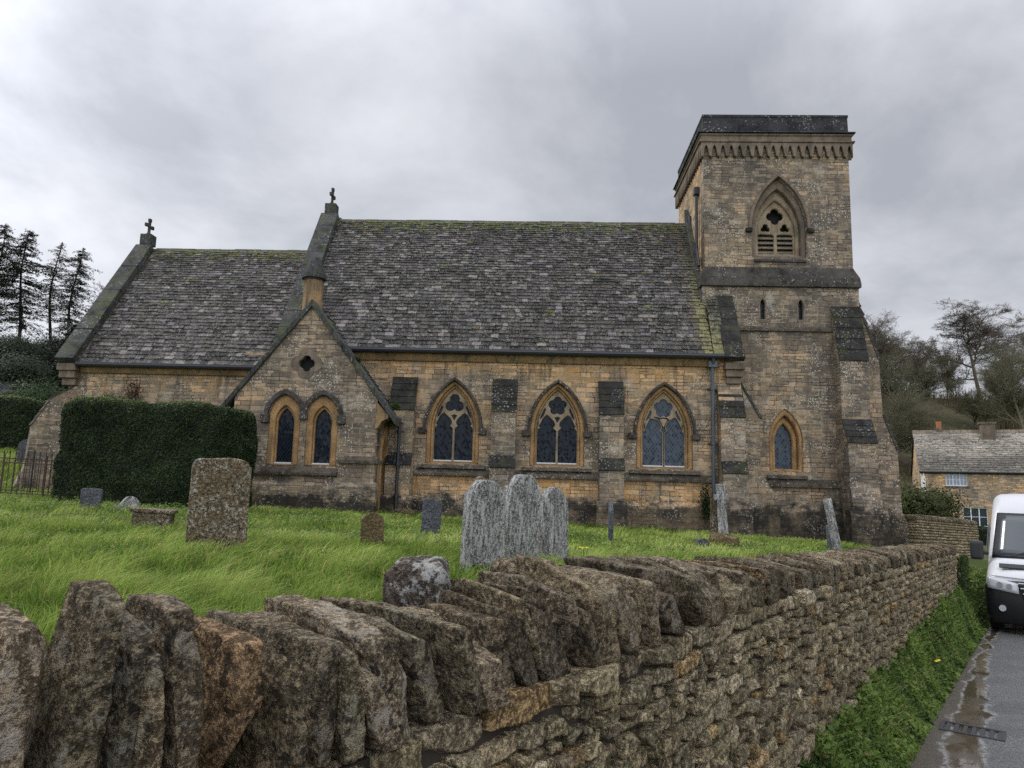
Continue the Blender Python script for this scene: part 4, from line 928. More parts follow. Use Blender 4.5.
# stone cross on a rough base
cb = empty('stone_cross', (4.72, 15.9, ground(4.72, 15.9)), R(-18), 'lichened grey stone cross with broken arms on a mossy stepped base near the drainpipe', 'grave cross')
V, F = rock((.62, .55, .34), (14, 12, 8), random.Random(8), 6, 6, .04, 6.); V[:, 2] += .10; fast_mesh('base', V, F, GM['ochre'], None, cb, smooth=True)
mb = MB(); mb.prism_y([(-.11, .25), (.11, .25), (.075, 1.30), (-.075, 1.30)], -.07, .07); mb.box(-.155, .155, -.075, .075, .98, 1.12); mb.box(-.10, .10, -.072, .072, 1.12, 1.34); mb.build('shaft', GM['pale'], cb, (0, 0, 0), (0, R(-3), 0), bevel=.02)
mb = MB(); mb.prism_y([(-.08, .15), (.08, .15), (.06, 1.02), (-.06, 1.02)], .10, .20); mb.build('post', GM['brown'], cb, (-.22, .1, 0), (0, R(-1), 0), bevel=.015)

# ------------------------------------------------------------------ iron railings
def railing(name, p0, p1, h, n, mat, label, zoff=0., finial=True):
    p0, p1 = Vector(p0), Vector(p1); L = (p1-p0).length; ang = math.atan2(p1.y-p0.y, p1.x-p0.x); z0 = ground(p0.x, p0.y)+zoff; z1 = ground(p1.x, p1.y)+zoff
    r_ = empty(name, (p0.x, p0.y, z0), ang, label, 'railings'); k = (z1-z0)/L
    for nm, z in (('top_rail', h*.86), ('bottom_rail', .10)):
        mb = MB(); mb.tube([(0, 0, z), (L, 0, z+k*L)], .018, 4); mb.build(nm, MAT[mat], r_)
    for i in range(n):
        x = L*(i+.5)/n; post = i % 8 == 0; mb = MB(); mb.tube([(x, 0, -.1+k*x), (x, 0, (h if not post else h*1.08)+k*x)], .022 if post else .0105, 6)
        if finial: mb.add([(x-.022, 0, h*.97+k*x), (x, -.01, h*1.09+k*x), (x+.022, 0, h*.97+k*x), (x, .01, h*.97+k*x)], [(0, 1, 3), (3, 1, 2), (0, 2, 1)])
        mb.build('post' if post else 'bar', MAT[mat], r_)
railing('iron_railings', (-15.6, 17.9), (-11.75, 18.6), 1.05, 28, 'iron', 'dark spiked iron railings running off to the left of the church corner')
railing('grave_railings', (-12.2, 17.3), (-10.6, 17.6), .95, 14, 'rust', 'rusty iron grave railings at the left end of the clipped hedge', finial=False)

# ------------------------------------------------------------------ van
van = empty('parked_van', (*XY(16.1, .24), road_z(16.9)-.02), -TH+0, 'white high-roofed delivery van with black bumper and dark grille parked on the lane', 'van')
m = M_('van_white_paint'); MAT['vanwhite'] = m.fin(m.mix(m.math('MULTIPLY', m.noise(m.obj, 3, 5, .6), .25), (.52, .53, .56), (.33, .33, .33)), .28, None, .5)
MAT['vanblack'] = plain('van_black_plastic', (.014, .015, .017), .5, n=.3); MAT['tyre'] = plain('tyre_rubber', (.015, .015, .016), .85); MAT['chrome'] = plain('grille_chrome', (.45, .46, .48), .25, 1.)
MAT['screen'] = plain('windscreen_glass', (.05, .06, .07), .16, 0, .8); MAT['lampglass'] = plain('headlamp_glass', (.42, .44, .47), .12, 0, .8); MAT['rim'] = plain('steel_rim', (.22, .22, .23), .4, .7)
MAT['ink'] = plain('black_lettering', (.02, .02, .022), .5)
# local: x across, y away from the camera (front at y=0), z up
SEC = [(0.0, .48, 1.00, .93), (.04, .40, 1.08, .97), (.16, .34, 1.17, .995), (.50, .32, 1.27, 1.0), (.86, .32, 1.36, 1.0), (1.14, .32, 1.88, 1.0), (1.33, .32, 2.22, 1.0), (1.55, .32, 2.47, 1.0), (2.0, .32, 2.58, 1.0), (4.5, .32, 2.58, 1.0), (5.9, .34, 2.56, .99), (5.97, .40, 2.50, .97)]
def vsec(y, zb, zt, hw, n=9):
    out = []; rt = min(.20, (zt-zb)*.2); top = max(0, min(1, (zt-1.2)/1.3)); inset = .13*top
    prof = [(hw-.05, zb), (hw, zb+.10), (hw, min(1.0, zt-rt-.02))]
    zl = zt-rt; xt = hw-inset if zl > 1.1 else hw-.02
    prof.append((xt if zl > 1.1 else hw-.01, zl))
    for i in range(1, n): a = math.pi/2*i/n; prof.append((xt-rt*(1-math.cos(a)), zl+rt*math.sin(a)))
    prof += [(xt*.55, zt+.012), (0, zt+.02)]
    return [(x, y+.10*(abs(x)/hw)**2.5*(1 if y < 1.6 else 0), z) for x, z in prof]+[(-x, y+.10*(abs(x)/hw)**2.5*(1 if y < 1.6 else 0), z) for x, z in prof[-2::-1]]
rows = [vsec(*s) for s in SEC]; k = len(rows[0]); mb = MB()
mb.add([p for r in rows for p in r], [(i*k+j, i*k+j+1, (i+1)*k+j+1, (i+1)*k+j) for i in range(len(rows)-1) for j in range(k-1)]+[tuple(range(k)), tuple(range((len(rows)-1)*k, len(rows)*k))])
body = mb.build('body', MAT['vanwhite'], van, smooth=True)
for p in body.data.polygons: p.use_smooth = len(p.vertices) == 4
def patch(name, pts_rows, mat, par, th=.02, smooth=True):
    mb = MB(); k = len(pts_rows[0]); n = len(pts_rows); vs = [p for r in pts_rows for p in r]; b = [(p[0], p[1]+th+.02, p[2]-th) for p in vs]
    fs = [(i*k+j, i*k+j+1, (i+1)*k+j+1, (i+1)*k+j) for i in range(n-1) for j in range(k-1)]; N_ = n*k
    fs += [tuple(q+N_ for q in f[::-1]) for f in fs]
    edge = [j for j in range(k)]+[i*k+k-1 for i in range(1, n)]+[(n-1)*k+j for j in range(k-2, -1, -1)]+[i*k for i in range(n-2, 0, -1)]
    fs += [(edge[i], edge[(i+1) % len(edge)], edge[(i+1) % len(edge)]+N_, edge[i]+N_) for i in range(len(edge))]
    mb.add(vs+b, fs); return mb.build(name, MAT[mat], par, smooth=smooth)
def scr(u, v):   # windscreen surface
    z = 1.40+(2.16-1.40)*v; y = .86+(z-1.36)/(2.22-1.36)*.48-.05; x = u*(.86-.10*v); return (x, y+.10*abs(u)**2.5-.035, z)
patch('windscreen', [[scr(-1+2*j/10, i/6) for j in range(11)] for i in range(7)], 'screen', van)
patch('windscreen_surround', [[tuple(c+d for c, d in zip(scr((-1+2*j/10)*1.05, -.05+1.11*i/6), (0, .012, 0))) for j in range(11)] for i in range(7)], 'vanblack', van)
def bsurf(x, z):  # front of the van at a height
    hw = .97; base = float(np.interp(z, [.30, .48, .75, .98, 1.06, 1.15], [.03, -.05, -.07, -.03, .03, .22])); return (x, base+.12*(abs(x)/hw)**2.6, z)
patch('front_bumper', [[bsurf(-.985+1.97*j/16, z) for j in range(17)] for z in (.26, .40, .52, .66, .80, .90)], 'vanblack', van, .035)
mb = MB(); mb.box(-1.012, 1.012, .12, .55, .30, .92); mb.build('wheel_arch_trim', MAT['vanblack'], van, bevel=.04)
patch('grille', [[(x*(.40+.14*(z-.62)/.4), bsurf(x*.5, z)[1]-.03, z) for x in [-1+j/6 for j in range(13)]] for z in (.62, .72, .84, .94, 1.0)], 'vanblack', van, .02)
for z in (.70, .79, .88, .965):
    hw_ = .38+.14*(z-.62)/.4; mb = MB(); mb.tube([(x*hw_, bsurf(x*.5, z)[1]-.055, z+.012*abs(x)) for x in [-1+j/5 for j in range(11)]], .013, 6); mb.build('grille_bar', MAT['chrome'], van)
for sg in (-1, 1):
    rowsL = [[(sg*x, bsurf(x, z)[1]-.03, z+dz*(x-.5)) for x in (.50, .60, .70, .80, .90, .97)] for z, dz in ((.80, .14), (.86, .14), (.92, .20), (.97, .22))]
    h_ = patch('headlight', rowsL, 'lampglass', van)
    for xx in (.64, .78): mb = MB(); mb.tube([(sg*xx, bsurf(xx, .9)[1]-.055, .90+.12*(xx-.5)), (sg*xx, bsurf(xx, .9)[1]-.03, .90+.12*(xx-.5))], .045, 12); mb.build('lamp_reflector', MAT['chrome'], h_)
    mb = MB(); mb.tube([(sg*.76, bsurf(.76, .52)[1]-.05, .52), (sg*.76, bsurf(.76, .52)[1]+.02, .52)], .055, 14); mb.build('fog_light', MAT['lampglass'], van)
    mi = MB(); mi.box(sg*1.14-.11, sg*1.14+.11, .72, .88, 1.30, 1.66); mo_ = mi.build('wing_mirror', MAT['vanblack'], van, bevel=.05)
    mb = MB(); mb.tube([(sg*.98, .95, 1.42), (sg*1.06, .86, 1.44)], .035, 8); mb.build('mirror_arm', MAT['vanblack'], mo_)
    mb = MB(); mb.add([(sg*1.006, 1.0, 1.32), (sg*1.006, 1.95, 1.34), (sg*.935, 1.95, 1.98), (sg*.945, 1.52, 1.98), (sg*1.015, 1.0, 1.32), (sg*1.015, 1.95, 1.34), (sg*.945, 1.95, 1.98), (sg*.955, 1.52, 1.98)], [(0, 1, 2, 3), (4, 5, 6, 7), (0, 1, 5, 4), (1, 2, 6, 5), (2, 3, 7, 6), (3, 0, 4, 7)]); mb.build('side_window', MAT['screen'], van)
    for yy in (1.0, 4.65):
        w = mb = MB(); mb.tube([(sg*.78, yy, .34), (sg*.79, yy, .34), (sg*.99, yy, .34), (sg*1.0, yy, .34)], [.28, .34, .34, .28], 24); wh = mb.build('wheel', MAT['tyre'], van, smooth=False)
        mb = MB(); mb.tube([(sg*.93, yy, .34), (sg*1.005, yy, .34)], [.22, .20], 18); mb.build('rim', MAT['rim'], wh)
mb = MB(); mb.box(-.75, .75, .3, 5.8, .30, .45); mb.box(-.95, .95, .35, .62, .28, .6); mb.box(-.95, .95, 1.42, 4.2, .30, .5); mb.build('underbody', MAT['void'], van)
for sg in (-1, 1): mb = MB(); mb.box(sg*.56-.22, sg*.56+.22, .66, .82, 1.305, 1.325); mb.build('bonnet_vent', MAT['vanblack'], van, bevel=.01, rot=(R(22), 0, 0), loc=(0, .07, -.245))
def lettering(txt, size, loc, rot, mat, par, name='lettering', ext=.004, shear=0.):
    cu = bpy.data.curves.new('lettering', 'FONT'); cu.body = txt; cu.size = size; cu.extrude = ext; cu.align_x = 'CENTER'; cu.align_y = 'CENTER'; cu.shear = shear
    o = bpy.data.objects.new('t', cu); me = bpy.data.meshes.new_from_object(o); bpy.data.objects.remove(o); bpy.data.curves.remove(cu); me.materials.clear()
    return mesh_obj(name, me, MAT[mat], par, loc, rot)
lettering('BY', .17, (-.20, .17, 1.20), (R(30), 0, 0), 'ink', van, shear=.3)
mb = MB(); mb.tube([(0, -.125, .84), (0, -.10, .84)], .075, 20); mb.build('badge', MAT['chrome'], van)
for sg, x0 in ((-1, -.62), (1, .10)): mb = MB(); mb.tube([(x0, .82, 1.40), (x0+.30, .80, 1.50), (x0+.62, .84, 1.47)], .012, 5); mb.build('wiper', MAT['vanblack'], van)
mb = MB(); mb.tube([(-.90, .10, 1.075), (-.5, .02, 1.055), (0, .0, 1.05), (.5, .02, 1.055), (.90, .10, 1.075)], .006, 5); mb.build('bonnet_gap', MAT['vanblack'], van)
mb = MB(); mb.box(-.26, .26, -.13, -.11, .44, .55); mb.build('number_plate', MAT['lampglass'], van)

# ------------------------------------------------------------------ cottage
cot = empty('cottage', (26.33, 46., -.85), -R(24), 'golden stone cottage with mossy stone slate roof and white windows beyond the van', 'cottage')
z_ = .85; CW = 9.5; CD = 5.4
WU = [(1.93, 1.20, 2.58, 3.32)]; WD_ = [(2.82, 1.34, .28, 1.28)]
wins = [(1.93, 1.18, 2.56, 3.34), (2.82, 1.34, .10, 1.28), (6.4, 1.18, 2.56, 3.34), (6.8, 1.34, .10, 1.28)]
plate('wall', [(0, -1), (CW, -1), (CW, 3.5+z_), (0, 3.5+z_)], [[(c-w/2, a+z_), (c+w/2, a+z_), (c+w/2, b+z_), (c-w/2, b+z_)] for c, w, a, b in wins], 0, .4, MAT['cott'], cot)
mb = MB(); mb.prism_x([(0.4, -1), (CD, -1), (CD, 3.5+z_), (CD/2, 6.2+z_), (.4, 3.95+z_)], 0, .4); mb.box(.4, CW, CD-.4, CD, -1, 3.5+z_); mb.box(CW-.4, CW, .4, CD-.4, -1, 3.5+z_); mb.build('wall', MAT['cott'], cot)
MAT['wframe'] = plain('white_window_paint', (.78, .79, .78), .45); MAT['pane'] = plain('window_pane', (.03, .04, .055), .08, 0, .7); MAT['pane_b'] = plain('pale_window_pane', (.20, .26, .36), .10, 0, .7)
for i, (c, w, a, b) in enumerate(wins):
    nl = 3; fr = [[(c-w/2+.05+(w-.05)/nl*k+.0, a+z_+.06), (c-w/2+(w-.05)/nl*(k+1)-.0, a+z_+.06), (c-w/2+(w-.05)/nl*(k+1), b+z_-.06), (c-w/2+.05+(w-.05)/nl*k, b+z_-.06)] for k in range(nl)]
    f_ = plate('window', [(c-w/2+.004, a+z_+.004), (c+w/2-.004, a+z_+.004), (c+w/2-.004, b+z_-.004), (c-w/2+.004, b+z_-.004)], fr, .08, .08, MAT['wframe'], cot)
    mb = MB(); mb.box(c-w/2+.02, c+w/2-.02, .13, .15, a+z_+.02, b+z_-.02); mb.build('pane', MAT['pane_b'] if b > 2 else MAT['pane'], f_)
    for k in range(nl):
        x0, x1 = fr[k][0][0], fr[k][1][0]; mb = MB()
        if b > 2: mb.box((x0+x1)/2-.014, (x0+x1)/2+.014, .10, .128, a+z_+.06, b+z_-.06)
        mb.box(x0+.001, x1-.001, .102, .126, (a+b)/2+z_-.014, (a+b)/2+z_+.014); mb.build('glazing_bar', MAT['wframe'], f_)
    mb = MB(); mb.box(c-w/2-.08, c+w/2+.08, -.08, .12, a+z_-.09, a+z_+.003); mb.build('window_sill', MAT['greyash'], f_)
def cot_tone(rnd, x, u):
    n = noise.fractal(Vector((x*.5, u*3, 12)), 1, 2, 4); k = sm(u, .15, .6)+n*.5; v = .09+.16*k*rnd.random()+.10*max(0, k)*.8
    if rnd.random() < .12: v += .12*rnd.random()
    v = max(.02, v); return (v*1.08, v*.98, v*.82)
slates('roof', -.12, CW+.1, -.15, 3.42+z_, CD/2, 6.22+z_, 22, cot_tone, 21, cot, 1.25)
mb = MB(); mb.prism_x([(-.12, 3.41+z_), (CD/2, 6.21+z_), (CD+.15, 3.4+z_), (CD+.15, 3.3+z_), (CD/2, 6.05+z_), (-.1, 3.32+z_)][::-1], -.1, CW+.08); mb.build('roof', MAT['deck'], cot)
mb = MB(); x = -.1
while x < CW: mb.prism_x([(CD/2-.2, 6.10+z_), (CD/2, 6.32+z_), (CD/2+.2, 6.10+z_)], x, x+.38); x += .4
mb.build('ridge_tiles', MAT['greyash'], cot, bevel=.01)
mb = MB(); mb.tube([(-.1, -.2, 3.42+z_), (CW, -.2, 3.42+z_)], .06, 6); mb.build('gutter', MAT['gutter'], cot)
mb = MB(); mb.tube([(.12, -.07, .2), (.12, -.07, 3.4+z_)], .045, 6); mb.box(-.02, .22, -.03, .0, 1.9+z_, 3.2+z_); mb.build('drainpipe', MAT['wframe'], cot)
mb = MB(); mb.box(.30+1., .62+1., CD/2-.14, CD/2+.14, 6.1+z_, 6.45+z_); ch = mb.build('chimney', MAT['greyash'], cot); mb = MB(); mb.tube([(1.46, CD/2, 6.42+z_), (1.46, CD/2, 6.88+z_)], [.15, .17], 10); mb.build('chimney_pot', MAT['terracotta'], ch)
mb = MB(); mb.box(3.75, 4.55, CD/2-.65, CD/2-.05, 5.3+z_, 6.65+z_); mb.box(3.68, 4.62, CD/2-.72, CD/2+.02, 6.65+z_, 6.75+z_); mb.build('chimney', MAT['greyash'], cot, bevel=.01)
# right-hand lower range of the cottage
lab2 = empty('cottage_annexe', (26.33+9.6*math.cos(R(24)), 46-9.6*math.sin(R(24)), -.85), -R(24), 'lower range of the stone cottage continuing behind the white van', 'cottage')
mb = MB(); mb.box(0, 6, 0, 5, -1, 3.9); mb.build('wall', MAT['cott'], lab2); mb = MB(); mb.prism_x([(-.2, 3.8), (2.5, 6.0), (5.2, 3.8), (5.2, 3.65), (2.5, 5.85), (-.2, 3.65)][::-1], -.0, 6.1); mb.build('roof', MAT['slate'], lab2)
# far buildings at the left edge
fb = empty('far_barn', (-44.5, 58.5, 2.6), R(32), 'pale stone gable end of a barn at the left edge beyond the far hedge', 'barn')
mb = MB(); mb.prism_y([(-4, 0), (4, 0), (4, 5.0), (0, 9.2), (-4, 5.0)], 0, 9); mb.build('wall', MAT['cott'], fb)
mb = MB(); 
for sg in (-1, 1):
    pp = [(0, 9.22), (sg*4.3, 4.72), (sg*4.3, 4.9), (0, 9.42)]; mb.prism_y(pp if sg > 0 else pp[::-1], -.2, 9.2)
mb.build('roof', MAT['slate'], fb)
fb = empty('slate_shed', (-40.5, 52, 2.6), R(14), 'long low building with dark slate roof behind the far hedge', 'shed')
mb = MB(); mb.box(-6, 4.0, 0, 4, 0, 4.6); mb.build('wall', MAT['cott'], fb); mb = MB(); mb.prism_x([(-.3, 4.5), (2, 6.1), (4.3, 4.5), (4.3, 4.4), (2, 5.95), (-.3, 4.4)][::-1], -6.2, 4.2); mb.build('roof', MAT['parapet'], fb)
# storm drain in the gutter of the lane
mb = MB(); 
for i in range(7): mb.box(-.13, .13, -.20+i*.062, -.20+i*.062+.03, 0, .008)
mb.box(-.15, -.12, -.22, .24, 0, .012); mb.box(.12, .15, -.22, .24, 0, .012); mb.box(-.12, .12, -.22, -.195, 0, .010); mb.box(-.12, .12, .215, .24, 0, .010)
x, y = XY(7.45, -.50); dr = mb.build('storm_drain', plain('cast_iron_grate', (.055, .055, .058), .55, .3, n=.4), None, (x, y, road_z(7.45)+.008), (math.atan(-.036)*0, 0, -TH+R(90))); tag(dr, 'cast iron drain grate set in the muddy edge of the lane', 'drain cover')
# ------------------------------------------------------------------ foliage materials
def leafmat(name, transl=.3, rough=.55, gain=(1, 1, 1)):
    m = M_(name); c = m.mix(1., m.attr('tint'), gain, 'MULTIPLY'); m.fin(c, rough, None, .12)
    tr = m.node('ShaderNodeBsdfTranslucent', {0: c}); mxs = m.node('ShaderNodeMixShader', {0: transl}); m.L(m.b.outputs[0], mxs.inputs[1]); m.L(tr.outputs[0], mxs.inputs[2]); m.L(mxs.outputs[0], m.o.inputs[0]); return m.m
MAT['grass'] = leafmat('grass_blades', .35); MAT['leaf'] = leafmat('leaves', .2); MAT['yew'] = leafmat('yew_leaves', .05, .6); MAT['needle'] = leafmat('conifer_needles', .1)
def barkmat(name, c, c2):
    m = M_(name); f = m.noise(m.obj, 6, 5, .7); return m.fin(m.mix(m.step(f, .4, .65), c, c2), .95, m.bump(f, .03, .5), .15)
MAT['bark'] = barkmat('grey_brown_bark', (.085, .072, .056), (.14, .118, .090)); MAT['bark_g'] = barkmat('algae_green_bark', (.10, .096, .060), (.15, .14, .090)); MAT['bark_d'] = barkmat('dark_conifer_bark', (.025, .022, .020), (.05, .042, .036))

def leafquads(P, N, size, col, jitter=.6, aspect=.6):
    n = len(P); N = N+rng.normal(size=(n, 3))*jitter; N /= np.linalg.norm(N, axis=1)[:, None]; a = rng.normal(size=(n, 3)); T = np.cross(N, a); T /= np.linalg.norm(T, axis=1)[:, None]; B = np.cross(N, T)
    s = (size*rng.uniform(.6, 1.3, n))[:, None]/2 if np.isscalar(size) else size[:, None]/2
    V = np.stack([P-T*s, P-B*s*aspect, P+T*s, P+B*s*aspect], 1).reshape(-1, 3); F = np.arange(4*n).reshape(-1, 4); return V, F, col
def nz(x, y, s, o=0): return np.array([noise.noise(Vector((a*s+o, b*s-o, o*.37))) for a, b in zip(x, y)])
def blades(P, H, Wd, yaw, bend, bdir, col):
    """P (n,3) roots; builds curved tapering blades of two quads"""
    n = len(P); sx, sy = np.cos(yaw)*Wd/2, np.sin(yaw)*Wd/2; bx, by = np.cos(bdir), np.sin(bdir); V = np.empty((n, 6, 3))
    for i, (h, b, w) in enumerate(((0, 0, 1), (.58, .30, .85), (1-.0, 1., .12))):
        cx = P[:, 0]+bx*bend*b*H; cy = P[:, 1]+by*bend*b*H; cz = P[:, 2]+H*(h if i < 2 else 1)*np.where(i < 2, 1, 1-.25*bend)
        V[:, i*2, 0] = cx-sx*w; V[:, i*2, 1] = cy-sy*w; V[:, i*2, 2] = cz; V[:, i*2+1, 0] = cx+sx*w; V[:, i*2+1, 1] = cy+sy*w; V[:, i*2+1, 2] = cz
    b = np.arange(n)[:, None]*6; F = np.stack([b+np.array([[0, 1, 3, 2]]), b+np.array([[2, 3, 5, 4]])], 1).reshape(-1, 4)
    return V.reshape(-1, 3), F, np.repeat(col, 2, 0)
gx, gy = np.meshgrid(np.arange(-26, 16, .25), np.arange(0, 36, .25), indexing='ij')
GH = np.array([[ground(a, b) for a, b in zip(r1, r2)] for r1, r2 in zip(gx, gy)])
def gz(x, y):
    fx = (x+26)/.25; fy = y/.25; i = np.clip(fx.astype(int), 0, GH.shape[0]-2); j = np.clip(fy.astype(int), 0, GH.shape[1]-2); u = fx-i; v = fy-j
    return GH[i, j]*(1-u)*(1-v)+GH[i+1, j]*u*(1-v)+GH[i, j+1]*(1-u)*v+GH[i+1, j+1]*u*v
PP = []
for (y0, y1, n, hh, ww) in ((.9, 3.0, 34000, .17, .0045), (3.0, 6.0, 52000, .185, .0065), (6, 11, 62000, .16, .011), (11, 23, 80000, .10, .019), (23, 34, 14000, .2, .04)):
    y = rng.uniform(y0, y1, n) if y0 > 20 else np.sqrt(rng.uniform(y0*y0, y1*y1, n)); x = rng.uniform(-.82, .72, n)*y+(-.4 if y1 < 7 else 0)
    if y0 >= 23: x = rng.uniform(-26, -14.5, n)
    l = x*DX+y*DY; q = x*DY-y*DX; s = (x*ce-(y-22)*se); t = x*se+(y-22)*ce
    ok = (q < -1.60)&(x > -25.9)&(x < 15.5)
    ok &= ~((t > -.2)&(s > -14.6)&(s < 11.4)); ok &= ~((t > -2.1)&(s > -7.9)&(s < -3.7)); ok &= ~((s > -10.4)&(s < -6.6)&(t > -5.3)&(t < -2))
    if y0 < 20: ok &= (q < -1.60)
    x, y = x[ok], y[ok]; n = len(x); c1 = nz(x, y, 1.5); c2 = nz(x, y, .45, 5); c3 = nz(x, y, 4.5, 9)
    H = hh*(1+.75*c1+.6*c3)*rng.uniform(.6, 1.25, n); W_ = ww*rng.uniform(.7, 1.3, n)
    k = np.clip(.5+.9*c1+.5*c2+.25*rng.normal(size=n), 0, 1)[:, None]; col = np.array([.095, .180, .028])*(1-k)+np.array([.33, .42, .10])*k
    yl = (rng.random(n) < .08+.20*np.clip(c2+.2*c3, 0, 1))[:, None]; col = np.where(yl, np.array([.42, .38, .15])*rng.uniform(.6, 1.1, (n, 1)), col); dk = (c3 < -.28)[:, None]; col = np.where(dk, col*.55, col)
    bd = -.5+2.2*c2+1.5*c1+rng.normal(size=n)*.5; bend = np.clip(rng.normal(.75, .3, n), .1, 1.4)
    z = gz(x, y)-.01; PP.append(blades(np.stack([x, y, z], 1), H, W_, rng.uniform(0, np.pi, n), bend, bd, col))
def merge(parts):
    o = 0; V, F, C_ = [], [], []
    for v, f, c in parts: V.append(v); F.append(f+o); C_.append(c); o += len(v)
    return np.concatenate(V), np.concatenate(F), np.concatenate(C_)
n = 26000; y = np.sqrt(rng.uniform(2., 300, n)); x = rng.uniform(-.82, .6, n)*y; l = x*DX+y*DY; q = x*DY-y*DX; s = (x*ce-(y-22)*se); t = x*se+(y-22)*ce; c2 = nz(x, y, .8, 31)
ok = (q < -1.66)&(t < -.3)&(c2+.15*rng.normal(size=n) > .12)&~((t > -2.2)&(s > -8)&(s < -3.6))&~((s > -10.4)&(s < -6.6)&(t > -5.3)); x, y = x[ok], y[ok]; n = len(x); k = rng.random(n)[:, None]
col = np.array([.05, .10, .02])*(1-k)+np.array([.14, .22, .05])*k; col = np.where(rng.random((n, 1)) < .12, np.array([.30, .24, .12]), col)
PP.append(leafquads(np.stack([x, y, gz(x, y)+rng.uniform(.05, .15, n)], 1), np.tile([0, -.3, 1.], (n, 1)), .022+.0022*y, col, .6))
V, F, c = merge(PP); o = fast_mesh('grass', V, F, MAT['grass'], c, smooth=True); tag(o, 'long wind-combed green grass of the churchyard', 'grass', kind='stuff')

# verge: nettles, cleavers, coarse grass on the bank under the wall and beyond its end
PP = []; n = 60000; l = rng.uniform(2.2, 24, n)**1.0; qv = np.where(l < 16.2, rng.uniform(-1.16, -.80, n), rng.uniform(-3.0, -.76, n)); keep = rng.random(n) < np.clip(9/l, .25, 1); keep &= rng.random(n) < np.clip((-.77-qv)/.10, .1, 1); l, qv = l[keep], qv[keep]
x = l*DX+qv*DY; y = l*DY-qv*DX; n = len(x); z = np.array([ground(a, b) for a, b in zip(x, y)])
c1 = nz(x, y, 2.2); c9 = nz(x, y, 5., 3); ht = .66*(.05+.13*np.clip((-qv-.84)/.3, 0, 1))*(1+.9*c1+.8*c9); k = np.clip(.5+c1+.25*rng.normal(size=n), 0, 1)[:, None]; col = np.array([.040, .075, .018])*(1-k)+np.array([.150, .215, .050])*k; col = np.where((c9 < -.25)[:, None], col*.45, col); col = np.where((rng.random(n) < .05)[:, None], np.array([.20, .16, .08]), col)
P = np.stack([x, y, z+ht*rng.random(n)**.7], 1); PP.append(leafquads(P, np.tile([0, -.2, 1.], (n, 1)), (.026+.0022*l)*rng.uniform(.6, 1.7, n), col, .8))
m2 = rng.random(n) < .28; PP.append(blades(np.stack([x, y, z], 1)[m2], (ht*1.25)[m2], (.006+.0008*l)[m2], rng.uniform(0, 3.1, m2.sum()), rng.uniform(.3, 1.2, m2.sum()), rng.uniform(0, 6.3, m2.sum()), col[m2]*1.15))
V, F, c = merge(PP); o = fast_mesh('verge_plants', V, F, MAT['leaf'], c); tag(o, 'green nettles, cleavers and coarse grass on the verge below the stone wall', 'ground cover', kind='stuff')
# ivy hanging on the far end of the wall
n = 1500; l = rng.uniform(15.6, 16.6, n); qv = rng.uniform(-1.22, -1.02, n); zz = rng.uniform(-.5, .62, n); x = l*DX+qv*DY; y = l*DY-qv*DX
k = rng.random(n)[:, None]; V, F, c = leafquads(np.stack([x, y, zz], 1), np.tile([-DY*.3+.5, -.8, .1], (n, 1)), .07, np.array([.018, .032, .010])*(1-k)+np.array([.05, .08, .022])*k, .6)
o = fast_mesh('ivy', V, F, MAT['leaf'], c); tag(o, 'dark ivy clinging to the far end of the lane wall', 'ivy')
def flower(x, y, z, h, label, cnt=3, group='yellow flowers'):
    r_ = empty('flower_clump', (x, y, z), 0, label, 'flowers', None)
    for i in range(cnt):
        a = i*2.3; dx, dy = .05*math.cos(a), .05*math.sin(a); mb = MB(); mb.tube([(dx*.3, dy*.3, 0), (dx, dy, h)], .004, 4); mb.build('stem', STEM, r_)
        mb = MB(); mb.add([(dx+.028*math.cos(j*1.047), dy+.028*math.sin(j*1.047), h+.012*(j % 2)) for j in range(6)]+[(dx, dy, h+.01)], [(j, (j+1) % 6, 6) for j in range(6)]); mb.build('bloom', YEL, r_)
STEM = plain('flower_stem', (.05, .10, .02), .7); YEL = plain('yellow_petals', (.75, .55, .03), .6)
x, y = XY(9.3, -.95); flower(x, y, ground(x, y)+.05, .12, 'pale yellow flowers on the verge under the wall', 3)
flower(.98, 9.4, ground(.98, 9.4), .24, 'small yellow flowers beside the rightmost pale headstone', 3)

